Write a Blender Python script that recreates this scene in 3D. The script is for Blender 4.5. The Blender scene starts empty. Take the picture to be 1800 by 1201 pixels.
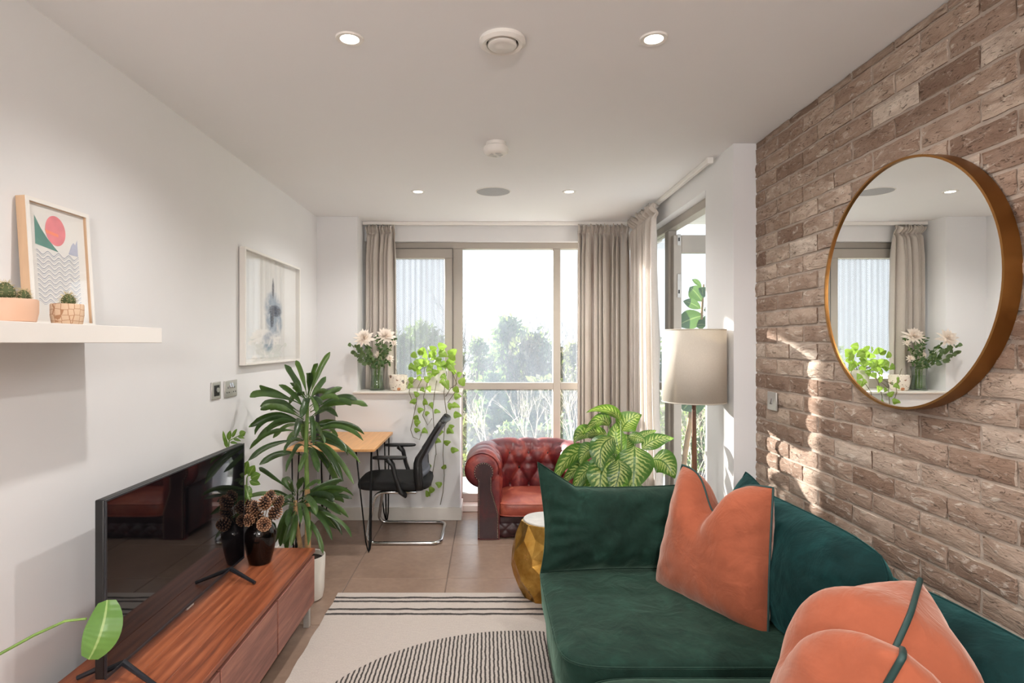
import bpy, bmesh, math, random
from mathutils import Vector as V, Matrix, noise
PI = math.pi
S = bpy.context.scene
COL = S.collection

# ------------------------------------------------------------------ camera, sky, sun, exposure
EYE, F, VX, VY = 1.4, 1031.0, 857.0, 603.0
cam = bpy.data.cameras.new('camera'); camo = bpy.data.objects.new('camera', cam); COL.objects.link(camo)
cam.sensor_width = 36; cam.lens = 36 * F / 1800
cam.shift_x = (900 - VX) / 1800; cam.shift_y = (VY - 600.5) / 1800
cam.clip_start = 0.05; cam.clip_end = 400
camo.location = (0, 0, EYE); camo.rotation_euler = (PI / 2, 0, 0)
S.camera = camo

world = bpy.data.worlds.new('world'); S.world = world; world.use_nodes = True
wn = world.node_tree; bg = wn.nodes['Background']
bg.inputs[0].default_value = (0.90, 0.95, 1.0, 1); bg.inputs[1].default_value = 1.45

sl = bpy.data.lights.new('sun', 'SUN'); so = bpy.data.objects.new('sun', sl); COL.objects.link(so)
sl.energy = 42; sl.angle = math.radians(0.9); sl.color = (1.0, 0.95, 0.88)
SUN = V((0.643, -0.766, -0.229)).normalized()
so.rotation_euler = SUN.to_track_quat('-Z', 'Y').to_euler(); so.location = (-6, 9, 5)

S.view_settings.view_transform = 'Standard'; S.view_settings.look = 'None'
S.view_settings.gamma = 1; S.view_settings.use_curve_mapping = False
S.view_settings.exposure = 0.04
S.cycles.use_denoising = True
S.cycles.max_bounces = 8; S.cycles.diffuse_bounces = 6; S.cycles.glossy_bounces = 3; S.cycles.transparent_max_bounces = 12
S.cycles.sample_clamp_indirect = 6.0

LAMP_W = 46.0          # watts of each ceiling downlight
LAMP_COL = (1.0, 0.965, 0.925)

# ------------------------------------------------------------------ helpers
def P(x, y, Y):
    """photo position at depth Y -> place in the room"""
    return V(((x - VX) * Y / F, Y, EYE - (y - VY) * Y / F))

def lin(c):
    return tuple(((v / 255) / 12.92 if v / 255 <= 0.04045 else ((v / 255 + 0.055) / 1.055) ** 2.4) for v in c[:3]) + (1,)

class MB:
    def __init__(s): s.v = []; s.f = []; s.uv = {}
    def add(s, vs, fs, uvs=None):
        o = len(s.v); s.v += [V(p) for p in vs]; s.f += [tuple(i + o for i in f) for f in fs]
        if uvs:
            for i, u in enumerate(uvs): s.uv[o + i] = u
        return s
    def box(s, x0, x1, y0, y1, z0, z1):
        return s.add([(x0,y0,z0),(x1,y0,z0),(x1,y1,z0),(x0,y1,z0),(x0,y0,z1),(x1,y0,z1),(x1,y1,z1),(x0,y1,z1)],
                     [(3,2,1,0),(4,5,6,7),(0,1,5,4),(1,2,6,5),(2,3,7,6),(3,0,4,7)])
    def prism(s, pts, d):
        n = len(pts); d = V(d); pts = [V(p) for p in pts]
        return s.add(pts + [p + d for p in pts], [tuple(range(n))[::-1], tuple(range(n, 2*n))] + [(i, (i+1) % n, n+(i+1) % n, n+i) for i in range(n)])
    def tube(s, pts, r, n=8, closed=False, cap=True, flat=None):
        pts = [V(p) for p in pts]; m = len(pts); rs = r if isinstance(r, (list, tuple)) else [r] * m
        vs = []; prev = None
        for i, p in enumerate(pts):
            a = pts[(i-1) % m] if (closed or i > 0) else p
            b = pts[(i+1) % m] if (closed or i < m-1) else p
            t = (b - a); t = t.normalized() if t.length > 1e-9 else V((0,0,1))
            if prev is None:
                h = V((0,0,1)) if abs(t.z) < 0.9 else V((1,0,0)); u = t.cross(h).normalized()
            else:
                u = prev - t * prev.dot(t); u = u.normalized() if u.length > 1e-6 else t.orthogonal().normalized()
            prev = u; w = t.cross(u)
            for k in range(n):
                a_ = 2*PI*k/n; vs.append(p + (u*math.cos(a_) + w*math.sin(a_) * (flat or 1)) * rs[i])
        fs = []
        for i in range(m if closed else m-1):
            j = (i+1) % m
            for k in range(n): fs.append((i*n+k, i*n+(k+1) % n, j*n+(k+1) % n, j*n+k))
        if cap and not closed: fs += [tuple(range(n))[::-1], tuple(range((m-1)*n, m*n))]
        return s.add(vs, fs)
    def lathe(s, c, prof, n=24, cap0=True, cap1=True, axis='z'):
        c = V(c); vs = []
        for r, z in prof:
            for k in range(n):
                a = 2*PI*k/n
                q = V((r*math.cos(a), r*math.sin(a), z))
                if axis == 'x': q = V((q.z, q.x, q.y))
                vs.append(c + q)
        m = len(prof); fs = [(i*n+k, i*n+(k+1) % n, (i+1)*n+(k+1) % n, (i+1)*n+k) for i in range(m-1) for k in range(n)]
        if cap0: fs.append(tuple(range(n))[::-1])
        if cap1: fs.append(tuple(range((m-1)*n, m*n)))
        return s.add(vs, fs)
    def grid(s, fn, nu, nv, cu=False, uv=False, flip=False):
        vs = []; uvs = []
        for i in range(nu if cu else nu+1):
            for j in range(nv+1):
                vs.append(V(fn(i/nu, j/nv))); uvs.append((i/nu, j/nv))
        fs = []
        for i in range(nu):
            i2 = (i+1) % nu if cu else i+1
            for j in range(nv):
                q = (i*(nv+1)+j, i2*(nv+1)+j, i2*(nv+1)+j+1, i*(nv+1)+j+1)
                fs.append(q[::-1] if flip else q)
        return s.add(vs, fs, uvs if uv else None)
    def ball(s, c, r, nu=10, nv=6, sq=(1,1,1)):
        c = V(c)
        prof = [(math.sin(PI*(j+0.001)/nv*0.999), -math.cos(PI*j/nv)) for j in range(nv+1)]
        vs = []
        for rr, z in prof:
            for k in range(nu):
                a = 2*PI*k/nu; vs.append(c + V((rr*math.cos(a)*r*sq[0], rr*math.sin(a)*r*sq[1], z*r*sq[2])))
        fs = [(i*nu+k, i*nu+(k+1) % nu, (i+1)*nu+(k+1) % nu, (i+1)*nu+k) for i in range(nv) for k in range(nu)]
        return s.add(vs, fs)
    def xf(s, M): s.v = [M @ p for p in s.v]; return s
    def blade(s, p0, p1, p2, width, prof, side, fold=0.25, n=8, m=2, curl=0.0, wave=0.0):
        """leaf blade along a bent midrib p0-p1-p2"""
        p0, p1, p2, side = V(p0), V(p1), V(p2), V(side)
        vs = []; uvs = []
        for i in range(n+1):
            t = i/n; p = p0*(1-t)**2 + p1*2*t*(1-t) + p2*t*t
            T = (p1-p0)*(1-t) + (p2-p1)*t; T = T.normalized() if T.length > 1e-9 else (p2-p0).normalized()
            sd = side - T*side.dot(T); sd = sd.normalized() if sd.length > 1e-5 else T.orthogonal().normalized()
            N = sd.cross(T); w = max(prof(t), 0.02) * width / 2
            for j in range(-m, m+1):
                a = j/m
                vs.append(p + sd*a*w*(1-curl*abs(a)*0.3) + N*(fold*abs(a)*w + wave*w*math.sin(9*t+a*2)*abs(a)) )
                uvs.append((a*0.5+0.5, t))
        k = 2*m+1
        return s.add(vs, [(i*k+j, i*k+j+1, (i+1)*k+j+1, (i+1)*k+j) for i in range(n) for j in range(k-1)], uvs)

def tag(o, label=None, cat=None, group=None, kind=None):
    if label: o['label'] = label
    if cat: o['category'] = cat
    if group: o['group'] = group
    if kind: o['kind'] = kind
    return o

def rootloc(p):
    while p.parent: p = p.parent
    return p.location.copy()

def mesh_of(name, mb, mat, L, smooth, ang=40):
    me = bpy.data.meshes.new(name)
    me.from_pydata([tuple(p - L) for p in mb.v], [], mb.f)
    if mb.uv:
        ul = me.uv_layers.new(name='UVMap')
        for lp in me.loops: ul.data[lp.index].uv = mb.uv.get(lp.vertex_index, (0, 0))
    if mat: me.materials.append(mat)
    me.validate(); me.update()
    if smooth:
        me.shade_smooth()
        if ang < 180: me.set_sharp_from_angle(angle=math.radians(ang))
    return me

def build(name, mb, mat, parent=None, smooth=False, ang=40, bevel=0, seg=2, solid=0, subsurf=0, kind=None):
    if parent: L = rootloc(parent)
    else:
        xs = [p.x for p in mb.v]; ys = [p.y for p in mb.v]; zs = [p.z for p in mb.v]
        L = V(((min(xs)+max(xs))/2, (min(ys)+max(ys))/2, min(zs)))
    o = bpy.data.objects.new(name, mesh_of(name, mb, mat, L, smooth or bevel > 0, ang)); COL.objects.link(o)
    if parent: o.parent = parent
    else: o.location = L
    if solid:
        m = o.modifiers.new('thickness', 'SOLIDIFY'); m.thickness = solid; m.offset = 0
    if bevel:
        m = o.modifiers.new('edges', 'BEVEL'); m.width = bevel; m.segments = seg; m.limit_method = 'ANGLE'; m.angle_limit = 0.6
        m.harden_normals = False
    if subsurf:
        m = o.modifiers.new('smooth', 'SUBSURF'); m.levels = subsurf; m.render_levels = subsurf
    if kind: o['kind'] = kind
    return o

def thing(name, loc, label, cat, group=None):
    o = bpy.data.objects.new(name, None); COL.objects.link(o); o.location = loc; o.empty_display_size = 0.1
    return tag(o, label, cat, group)

# ------------------------------------------------------------------ materials
class NT:
    def __init__(s, name):
        s.m = bpy.data.materials.new(name); s.m.use_nodes = True; s.t = s.m.node_tree
        s.b = s.t.nodes['Principled BSDF']; s.out = s.t.nodes['Material Output']
    def n(s, typ, **kw):
        x = s.t.nodes.new(typ)
        for k, v in kw.items():
            if k.startswith('i_'):
                key = k[2:]; x.inputs[int(key) if key.isdigit() else key.replace('_', ' ')].default_value = v
            else: setattr(x, k, v)
        return x
    def l(s, a, b): s.t.links.new(a, b)
    def coord(s, scale=(1,1,1), out='Object', rnd=False):
        tc = s.n('ShaderNodeTexCoord'); mp = s.n('ShaderNodeMapping'); mp.inputs['Scale'].default_value = scale
        s.l(tc.outputs[out], mp.inputs['Vector'])
        if rnd:
            oi = s.n('ShaderNodeObjectInfo'); ml = s.n('ShaderNodeMath', operation='MULTIPLY', i_1=37.0)
            s.l(oi.outputs['Random'], ml.inputs[0]); s.l(ml.outputs[0], mp.inputs['Location'])
        return mp.outputs[0]
    def noise(s, vec, scale, detail=4, rough=0.55, dist=0):
        x = s.n('ShaderNodeTexNoise', i_Scale=scale, i_Detail=detail, i_Roughness=rough, i_Distortion=dist); s.l(vec, x.inputs['Vector']); return x.outputs['Fac']
    def ramp(s, fac, stops):
        x = s.n('ShaderNodeValToRGB'); e = x.color_ramp.elements
        while len(e) < len(stops): e.new(0.5)
        for k, (p, c) in enumerate(stops): e[k].position = p; e[k].color = c if len(c) == 4 else lin(c)
        s.l(fac, x.inputs[0]); return x.outputs[0]
    def math(s, op, a, b=None, c=None):
        x = s.n('ShaderNodeMath', operation=op)
        for i, q in enumerate((a, b, c)):
            if q is None: continue
            if isinstance(q, (int, float)): x.inputs[i].default_value = q
            else: s.l(q, x.inputs[i])
        return x.outputs[0]
    def mix(s, f, a, b, blend='MIX'):
        x = s.n('ShaderNodeMix', data_type='RGBA', blend_type=blend)
        for i, q in ((0, f), (6, a), (7, b)):
            if isinstance(q, (int, float, tuple)): x.inputs[i].default_value = q
            else: s.l(q, x.inputs[i])
        return x.outputs[2]
    def bump(s, h, strength=0.2, dist=0.01, normal=None):
        x = s.n('ShaderNodeBump', i_Strength=strength, i_Distance=dist); s.l(h, x.inputs['Height'])
        if normal: s.l(normal, x.inputs['Normal'])
        s.l(x.outputs[0], s.b.inputs['Normal']); return x.outputs[0]
    def set(s, **kw):
        for k, v in kw.items(): s.b.inputs[k.replace('_', ' ')].default_value = v
        return s

def simple(name, col, rough=0.5, metal=0.0, var=0.08, scale=6, bump=0, bscale=60, bdist=0.002, coat=0, spec=0.5, sheen=0, sheen_col=None, stretch=(1,1,1)):
    t = NT(name); c = lin(col) if max(col) > 1.5 else tuple(col) + (1,)
    v = t.coord(stretch)
    f = t.noise(v, scale)
    a = tuple(x*(1-var) for x in c[:3]) + (1,); b = tuple(min(1, x*(1+var)) for x in c[:3]) + (1,)
    t.l(t.ramp(f, [(0.3, a), (0.7, b)]), t.b.inputs['Base Color'])
    t.set(Roughness=rough, Metallic=metal, Coat_Weight=coat, Specular_IOR_Level=spec, Sheen_Weight=sheen)
    if sheen_col: t.b.inputs['Sheen Tint'].default_value = lin(sheen_col)
    if bump: t.bump(t.noise(v, bscale, 3), bump, bdist)
    return t.m

M = {}
M['wall'] = simple('wall_paint', (222, 222, 223), 0.85, var=0.015, scale=2, bump=0.05, bscale=180, bdist=0.001)
M['ceil'] = simple('ceiling_paint', (230, 230, 231), 0.9, var=0.01, scale=1.5)
M['trim'] = simple('white_trim_paint', (228, 224, 217), 0.4, var=0.01)
M['white'] = simple('white_plastic', (228, 225, 220), 0.4, var=0.01)
M['shelf'] = simple('white_laminate', (225, 221, 216), 0.35, var=0.01)
M['frame'] = simple('beige_aluminium', (168, 161, 152), 0.45, 0.0, var=0.03)
M['frame_d'] = simple('grey_gasket', (90, 88, 86), 0.6)
M['black'] = simple('black_plastic', (16, 16, 17), 0.45, var=0.2)
M['blackmetal'] = simple('black_steel', (10, 10, 11), 0.4, 0.6, var=0.2)
M['chrome'] = simple('chrome', (200, 200, 200), 0.12, 1.0, var=0.03)
M['steel'] = simple('brushed_steel', (190, 188, 184), 0.36, 0.55, var=0.05, scale=30, stretch=(1, 1, 12))
M['brass'] = simple('antique_brass', (150, 106, 58), 0.40, 1.0, var=0.06, scale=12)
M['mirror'] = NT('mirror_silver').set(Base_Color=(0.93, 0.94, 0.93, 1), Metallic=1.0, Roughness=0.0).m
M['paper'] = simple('white_paper', (226, 224, 220), 0.7, var=0.01)
M['beech'] = simple('beech_board', (214, 160, 104), 0.42, var=0.12, scale=4, stretch=(14, 1, 14), coat=0.1)
M['palewood'] = simple('pale_wood_edge', (205, 172, 140), 0.55, var=0.08, scale=6, stretch=(8, 8, 1))
M['mesh'] = simple('black_chair_fabric', (14, 14, 15), 0.85, var=0.3, scale=200, bump=0.3, bscale=500)
M['greymesh'] = simple('grey_mesh_fabric', (92, 96, 106), 0.7, var=0.15, scale=120)
M['mortar'] = simple('grey_mortar', (164, 150, 138), 0.95, var=0.12, scale=18, bump=0.6, bscale=120, bdist=0.004)
M['soil'] = simple('dark_soil', (42, 32, 26), 1.0, var=0.4, scale=60, bump=0.8, bscale=90, bdist=0.01)
M['stem'] = simple('green_stem', (104, 132, 62), 0.55, var=0.2, scale=20)
M['vine'] = simple('brown_vine', (92, 84, 50), 0.7, var=0.25, scale=30)
M['cane'] = simple('tan_cane', (176, 140, 98), 0.85, var=0.25, scale=30, bump=0.5, bscale=60, bdist=0.004)
M['bark'] = simple('grey_bark', (94, 84, 76), 0.95, var=0.3, scale=8)
M['twig'] = simple('bleached_twig', (226, 214, 196), 0.9, var=0.12, scale=30)
M['pot_white'] = simple('white_ceramic', (224, 220, 212), 0.3, var=0.02, coat=0.3)
M['pot_peach'] = simple('peach_ceramic', (212, 172, 146), 0.55, var=0.05)
M['pot_grey'] = simple('dark_grey_pot', (70, 72, 74), 0.6, var=0.1)
M['shade'] = None
M['cactus'] = simple('cactus_skin', (74, 84, 46), 0.7, var=0.3, scale=40, bump=0.4, bscale=120)
M['spine'] = simple('cactus_spine', (206, 190, 150), 0.7)
M['walnut_leg'] = simple('walnut', (104, 68, 46), 0.5, var=0.2, scale=8, stretch=(10, 10, 1))
M['slab'] = simple('pale_concrete', (200, 200, 200), 0.9, var=0.08, scale=3)
M['grass'] = simple('winter_grass', (150, 152, 120), 1.0, var=0.3, scale=0.4)
M['stonetop'] = simple('silvered_top', (196, 190, 182), 0.42, 0.35, var=0.12, scale=18, bump=0.4, bscale=30, bdist=0.004)
M['nail'] = simple('nailhead_metal', (196, 176, 150), 0.35, 0.9)

# leaves: surface plus light that passes through
def leafmat(name, stops, trans=0.35, vein=False, rough=0.42, tcol=None, rnd=0.25, dieff=False):
    t = NT(name)
    tc = t.n('ShaderNodeTexCoord'); sp = t.n('ShaderNodeSeparateXYZ'); t.l(tc.outputs['UV'], sp.inputs[0])
    au = t.math('MULTIPLY', t.math('ABSOLUTE', t.math('SUBTRACT', sp.outputs[0], 0.5)), 2.0)
    nz = t.noise(t.coord((1,1,1), rnd=True), 14, 4)
    oi = t.n('ShaderNodeObjectInfo')
    base = t.ramp(t.math('ADD', t.math('MULTIPLY', nz, 0.7), t.math('MULTIPLY', oi.outputs['Random'], rnd)), stops)
    if dieff:
        ph = t.math('ADD', t.math('MULTIPLY', sp.outputs[1], 62.0), t.math('MULTIPLY', au, -13.0))
        nz2 = t.noise(t.coord((1,1,1), rnd=True), 55, 3)
        st = t.math('SINE', t.math('ADD', ph, t.math('MULTIPLY', nz2, 7.0)))
        inner = t.math('SUBTRACT', 0.60, t.math('ADD', au, t.math('MULTIPLY', nz2, 0.12)))
        f = t.math('ADD', t.math('MULTIPLY', inner, 2.6), t.math('MULTIPLY', st, 0.95))
        mid = t.math('GREATER_THAN', au, 0.06)
        f = t.math('MULTIPLY', t.math('MINIMUM', t.math('MAXIMUM', f, 0.0), 1.0), mid)
        tipf = t.math('MULTIPLY', t.math('LESS_THAN', sp.outputs[1], 0.93), f)
        base = t.mix(t.math('MULTIPLY', tipf, 0.78), base, lin((196, 206, 128)))
    if vein:
        vn = t.math('LESS_THAN', au, 0.07)
        base = t.mix(t.math('MULTIPLY', vn, 0.45), base, lin((190, 205, 140)))
    t.l(base, t.b.inputs['Base Color']); t.set(Roughness=rough, Specular_IOR_Level=0.5)
    tr = t.n('ShaderNodeBsdfTranslucent')
    t.l(t.mix(0.5, base, tcol or lin((150, 190, 60))), tr.inputs['Color'])
    mx = t.n('ShaderNodeMixShader', i_0=trans); t.l(t.b.outputs[0], mx.inputs[1]); t.l(tr.outputs[0], mx.inputs[2]); t.l(mx.outputs[0], t.out.inputs[0])
    rib = t.math('SINE', t.math('MULTIPLY', sp.outputs[1], 60.0))
    t.bump(t.math('ADD', rib, t.math('MULTIPLY', nz, 2.0)), 0.12, 0.002)
    return t.m
M['dracaena'] = leafmat('dracaena_leaf', [(0.25, (30, 48, 27)), (0.55, (52, 78, 41)), (0.85, (88, 116, 60))], 0.14, False, 0.34, rnd=0.45)
M['dieff'] = leafmat('dieffenbachia_leaf', [(0.2, (40, 78, 28)), (0.6, (62, 108, 38)), (0.9, (90, 136, 54))], 0.2, rough=0.3, dieff=True)
M['pothos'] = leafmat('pothos_leaf', [(0.2, (104, 140, 48)), (0.6, (142, 176, 72)), (0.9, (182, 200, 112))], 0.30, True, 0.35, lin((170, 200, 80)))
M['zz'] = leafmat('zz_leaf', [(0.2, (64, 96, 36)), (0.6, (92, 124, 48)), (0.9, (120, 146, 66))], 0.25, True, 0.3)
M['fig'] = leafmat('fig_leaf', [(0.2, (48, 80, 54)), (0.6, (66, 102, 68)), (0.9, (104, 134, 100))], 0.15, True, 0.35)
M['euca'] = leafmat('eucalyptus_leaf', [(0.2, (70, 92, 62)), (0.6, (104, 124, 88)), (0.9, (140, 152, 112))], 0.25, False, 0.5)
M['fern'] = leafmat('dark_foliage', [(0.2, (40, 66, 38)), (0.6, (62, 92, 52)), (0.9, (92, 118, 70))], 0.2, False, 0.5)
M['petal'] = leafmat('cream_petal', [(0.2, (240, 226, 214)), (0.6, (246, 238, 228)), (0.9, (250, 246, 238))], 0.25, False, 0.6, lin((250, 225, 205)))
M['climber'] = leafmat('big_heart_leaf', [(0.2, (70, 106, 48)), (0.6, (92, 130, 62)), (0.9, (116, 150, 80))], 0.25, True, 0.4)
M['treeleaf'] = leafmat('tree_leaf', [(0.2, (72, 84, 66)), (0.6, (102, 114, 92)), (0.9, (136, 144, 122))], 0.22, False, 0.8, rnd=0.5)
M['treeleaf_b'] = leafmat('autumn_leaf', [(0.2, (98, 88, 76)), (0.6, (124, 114, 98)), (0.9, (150, 138, 120))], 0.22, False, 0.8, rnd=0.5)

# velvet
def velvet(name, base, sheen, wr=1.0, con=1.0, sw=1.0):
    t = NT(name); v = t.coord()
    n1 = t.noise(v, 5.0, 5, 0.6, 0.6); n2 = t.noise(v, 16, 4, 0.6, 1.2)
    f = t.math('ADD', t.math('MULTIPLY', n1, 0.6), t.math('MULTIPLY', n2, 0.4))
    b = lin(base)
    t.l(t.ramp(f, [(0.36, tuple(x*(1-0.38*con) for x in b[:3])+(1,)), (0.52, b), (0.66, tuple(min(1, x*(1+0.6*con)) for x in b[:3])+(1,))]), t.b.inputs['Base Color'])
    t.set(Roughness=0.8, Sheen_Weight=sw, Sheen_Roughness=0.42, Specular_IOR_Level=0.15)
    t.b.inputs['Sheen Tint'].default_value = lin(sheen)
    n3 = t.noise(t.coord((1, 1, 1)), 9, 3, 0.5, 1.5)
    t.bump(t.math('ADD', n3, t.math('MULTIPLY', t.noise(v, 45, 2), 0.15)), 0.5*wr, 0.018)
    return t.m
M['velvet'] = velvet('green_velvet', (22, 46, 38), (140, 175, 155), 0.6, 1.2, 0.5)
M['velvet_teal'] = velvet('deep_teal_velvet', (9, 40, 40), (80, 150, 150), 0.7, 1.1, 0.6)
M['terracotta'] = velvet('terracotta_velvet', (150, 82, 58), (255, 228, 214), 0.7, 0.25, 0.6)
M['piping'] = simple('dark_green_piping', (24, 56, 54), 0.6, var=0.15)

# curtains
def curtainmat():
    t = NT('oatmeal_linen'); v = t.coord((1, 1, 1))
    f = t.noise(v, 240, 2); g = t.noise(v, 3, 3)
    t.l(t.ramp(t.math('ADD', t.math('MULTIPLY', f, 0.5), t.math('MULTIPLY', g, 0.5)), [(0.3, (184, 175, 167)), (0.7, (206, 198, 190))]), t.b.inputs['Base Color'])
    t.set(Roughness=0.9, Sheen_Weight=0.2, Specular_IOR_Level=0.1)
    tr = t.n('ShaderNodeBsdfTranslucent', i_Color=lin((226, 206, 184)))
    mx = t.n('ShaderNodeMixShader', i_0=0.06); t.l(t.b.outputs[0], mx.inputs[1]); t.l(tr.outputs[0], mx.inputs[2]); t.l(mx.outputs[0], t.out.inputs[0])
    t.bump(f, 0.15, 0.001)
    return t.m
M['curtain'] = curtainmat()
def sheermat():
    t = NT('white_voile'); v = t.coord((1, 1, 1))
    sp = t.n('ShaderNodeSeparateXYZ'); t.l(v, sp.inputs[0])
    dx = t.math('SINE', t.math('MULTIPLY', sp.outputs[0], 520.0)); dz = t.math('SINE', t.math('MULTIPLY', sp.outputs[2], 330.0))
    dot = t.math('GREATER_THAN', t.math('MULTIPLY', dx, dz), 0.35)
    strp = t.math('SINE', t.math('MULTIPLY', sp.outputs[0], 130.0))
    f = t.math('ADD', t.math('MULTIPLY', dot, 0.30), t.math('ADD', 0.54, t.math('MULTIPLY', strp, 0.07)))
    t.set(Base_Color=lin((170, 172, 178)), Roughness=0.9)
    tr = t.n('ShaderNodeBsdfTranslucent', i_Color=(0.035, 0.037, 0.042, 1)); tp = t.n('ShaderNodeBsdfTransparent')
    a = t.n('ShaderNodeMixShader', i_0=0.5); t.l(t.b.outputs[0], a.inputs[1]); t.l(tr.outputs[0], a.inputs[2])
    b = t.n('ShaderNodeMixShader'); t.l(f, b.inputs[0]); t.l(tp.outputs[0], b.inputs[1]); t.l(a.outputs[0], b.inputs[2]); t.l(b.outputs[0], t.out.inputs[0])
    return t.m
M['sheer'] = sheermat()
def shademat():
    t = NT('cream_lampshade_fabric'); v = t.coord((1, 1, 1)); f = t.noise(v, 300, 2)
    t.l(t.ramp(f, [(0.3, (208, 200, 188)), (0.7, (220, 213, 202))]), t.b.inputs['Base Color']); t.set(Roughness=0.85)
    tr = t.n('ShaderNodeBsdfTranslucent', i_Color=lin((225, 214, 194)))
    mx = t.n('ShaderNodeMixShader', i_0=0.25); t.l(t.b.outputs[0], mx.inputs[1]); t.l(tr.outputs[0], mx.inputs[2]); t.l(mx.outputs[0], t.out.inputs[0])
    return t.m
M['shade'] = shademat()

# glass
def glassmat(name, tint=(1, 1, 1), dust_haze=0.05, dust_haze_var=0.06, refl=1.0):
    t = NT(name); tp = t.n('ShaderNodeBsdfTransparent', i_Color=tint + (1,))
    gl = t.n('ShaderNodeBsdfGlossy', i_Roughness=0.02); fr = t.n('ShaderNodeLayerWeight', i_Blend=0.5)
    sch = t.math('ADD', 0.035, t.math('MULTIPLY', t.math('POWER', fr.outputs['Facing'], 5.0), 0.9))
    a = t.n('ShaderNodeMixShader'); t.l(t.math('MULTIPLY', sch, refl), a.inputs[0]); t.l(tp.outputs[0], a.inputs[1]); t.l(gl.outputs[0], a.inputs[2])
    res = a
    if dust_haze:
        v = t.coord((3, 3, 1)); f = t.noise(v, 1.6, 5, 0.6)
        g = t.math('MAXIMUM', t.math('ADD', dust_haze, t.math('MULTIPLY', t.math('SUBTRACT', f, 0.5), dust_haze_var * 2)), 0.0)
        tl = t.n('ShaderNodeBsdfTranslucent', i_Color=(0.72, 0.84, 1.0, 1))  # bluish veil: smears on the panes plus imitated outdoor haze
        b = t.n('ShaderNodeMixShader'); t.l(g, b.inputs[0]); t.l(a.outputs[0], b.inputs[1]); t.l(tl.outputs[0], b.inputs[2]); res = b
    t.l(res.outputs[0], t.out.inputs[0]); return t.m
M['glass'] = glassmat('dusty_hazed_window_glass', (0.97, 0.98, 0.98), 0.028, 0.018)
M['vaseglass'] = glassmat('clear_vase_glass', (0.93, 0.96, 0.94), 0, refl=1.6)
M['smokeglass'] = glassmat('smoked_vase_glass', (0.30, 0.27, 0.27), 0, refl=1.4)
M['pictureglass'] = glassmat('picture_glazing', (1, 1, 1), 0, refl=1.0)
M['water'] = glassmat('vase_water', (0.86, 0.93, 0.86), 0, refl=0.3)

def emit(name, col, strength):
    t = NT(name); e = t.n('ShaderNodeEmission', i_Color=col + (1,), i_Strength=strength); t.l(e.outputs[0], t.out.inputs[0]); return t.m
M['lamp'] = emit('lit_downlight', (1.0, 0.88, 0.72), 14.0)

# bricks
def brickmat():
    t = NT('reclaimed_brick')
    oi = t.n('ShaderNodeObjectInfo'); ge = t.n('ShaderNodeNewGeometry')
    r = t.math('FRACT', t.math('ADD', oi.outputs['Random'], ge.outputs['Random Per Island']))
    tc = t.n('ShaderNodeTexCoord'); mp = t.n('ShaderNodeMapping'); mp.inputs['Scale'].default_value = (1, 1, 1)
    cx = t.n('ShaderNodeCombineXYZ'); 
    for i, k in enumerate((31.0, 57.0, 83.0)): t.l(t.math('MULTIPLY', r, k), cx.inputs[i])
    t.l(cx.outputs[0], mp.inputs['Location']); t.l(tc.outputs['Object'], mp.inputs['Vector'])
    mp2 = t.n('ShaderNodeMapping'); mp2.inputs['Scale'].default_value = (1, 0.45, 1.3); t.l(mp.outputs[0], mp2.inputs['Vector'])
    base = t.ramp(r, [(0.0, (132, 110, 96)), (0.18, (148, 126, 111)), (0.38, (172, 152, 137)), (0.6, (196, 178, 162)), (0.8, (150, 126, 110)), (1.0, (208, 194, 180))])
    n1 = t.noise(mp2.outputs[0], 16, 5, 0.62, 0.6)
    dark = t.ramp(n1, [(0.42, (0, 0, 0, 1)), (0.62, (1, 1, 1, 1))])
    c1 = t.mix(t.math('MULTIPLY', dark, 0.5), base, lin((118, 92, 76)))
    n2 = t.noise(mp2.outputs[0], 34, 5, 0.68, 0.8)
    lt = t.ramp(n2, [(0.56, (0, 0, 0, 1)), (0.68, (1, 1, 1, 1))])
    c2 = t.mix(t.math('MULTIPLY', lt, 0.6), c1, lin((216, 206, 194)))
    n3 = t.noise(mp2.outputs[0], 75, 4, 0.7, 1.5); cr = t.ramp(n3, [(0.60, (0, 0, 0, 1)), (0.68, (1, 1, 1, 1))])
    c2 = t.mix(t.math('MULTIPLY', cr, 0.55), c2, lin((96, 76, 64)))
    t.l(c2, t.b.inputs['Base Color']); t.set(Roughness=0.95, Specular_IOR_Level=0.2)
    h = t.math('SUBTRACT', t.math('ADD', t.math('MULTIPLY', n1, 0.8), t.math('MULTIPLY', n2, 0.9)), t.math('MULTIPLY', cr, 0.5))
    t.bump(h, 1.0, 0.011)
    return t.m
M['brick'] = brickmat()

# floor tiles
def tilemat():
    t = NT('taupe_porcelain_tile'); v = t.coord((1, 1, 1), rnd=True)
    f = t.noise(v, 2.5, 6, 0.6); g = t.noise(v, 30, 3)
    t.l(t.ramp(t.math('ADD', t.math('MULTIPLY', f, 0.75), t.math('MULTIPLY', g, 0.25)), [(0.3, (128, 106, 92)), (0.7, (154, 130, 114))]), t.b.inputs['Base Color'])
    t.set(Roughness=0.27, Specular_IOR_Level=0.5); t.bump(g, 0.04, 0.002); return t.m
M['tile'] = tilemat()
M['grout'] = simple('dark_grout', (104, 92, 84), 0.95)

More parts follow.
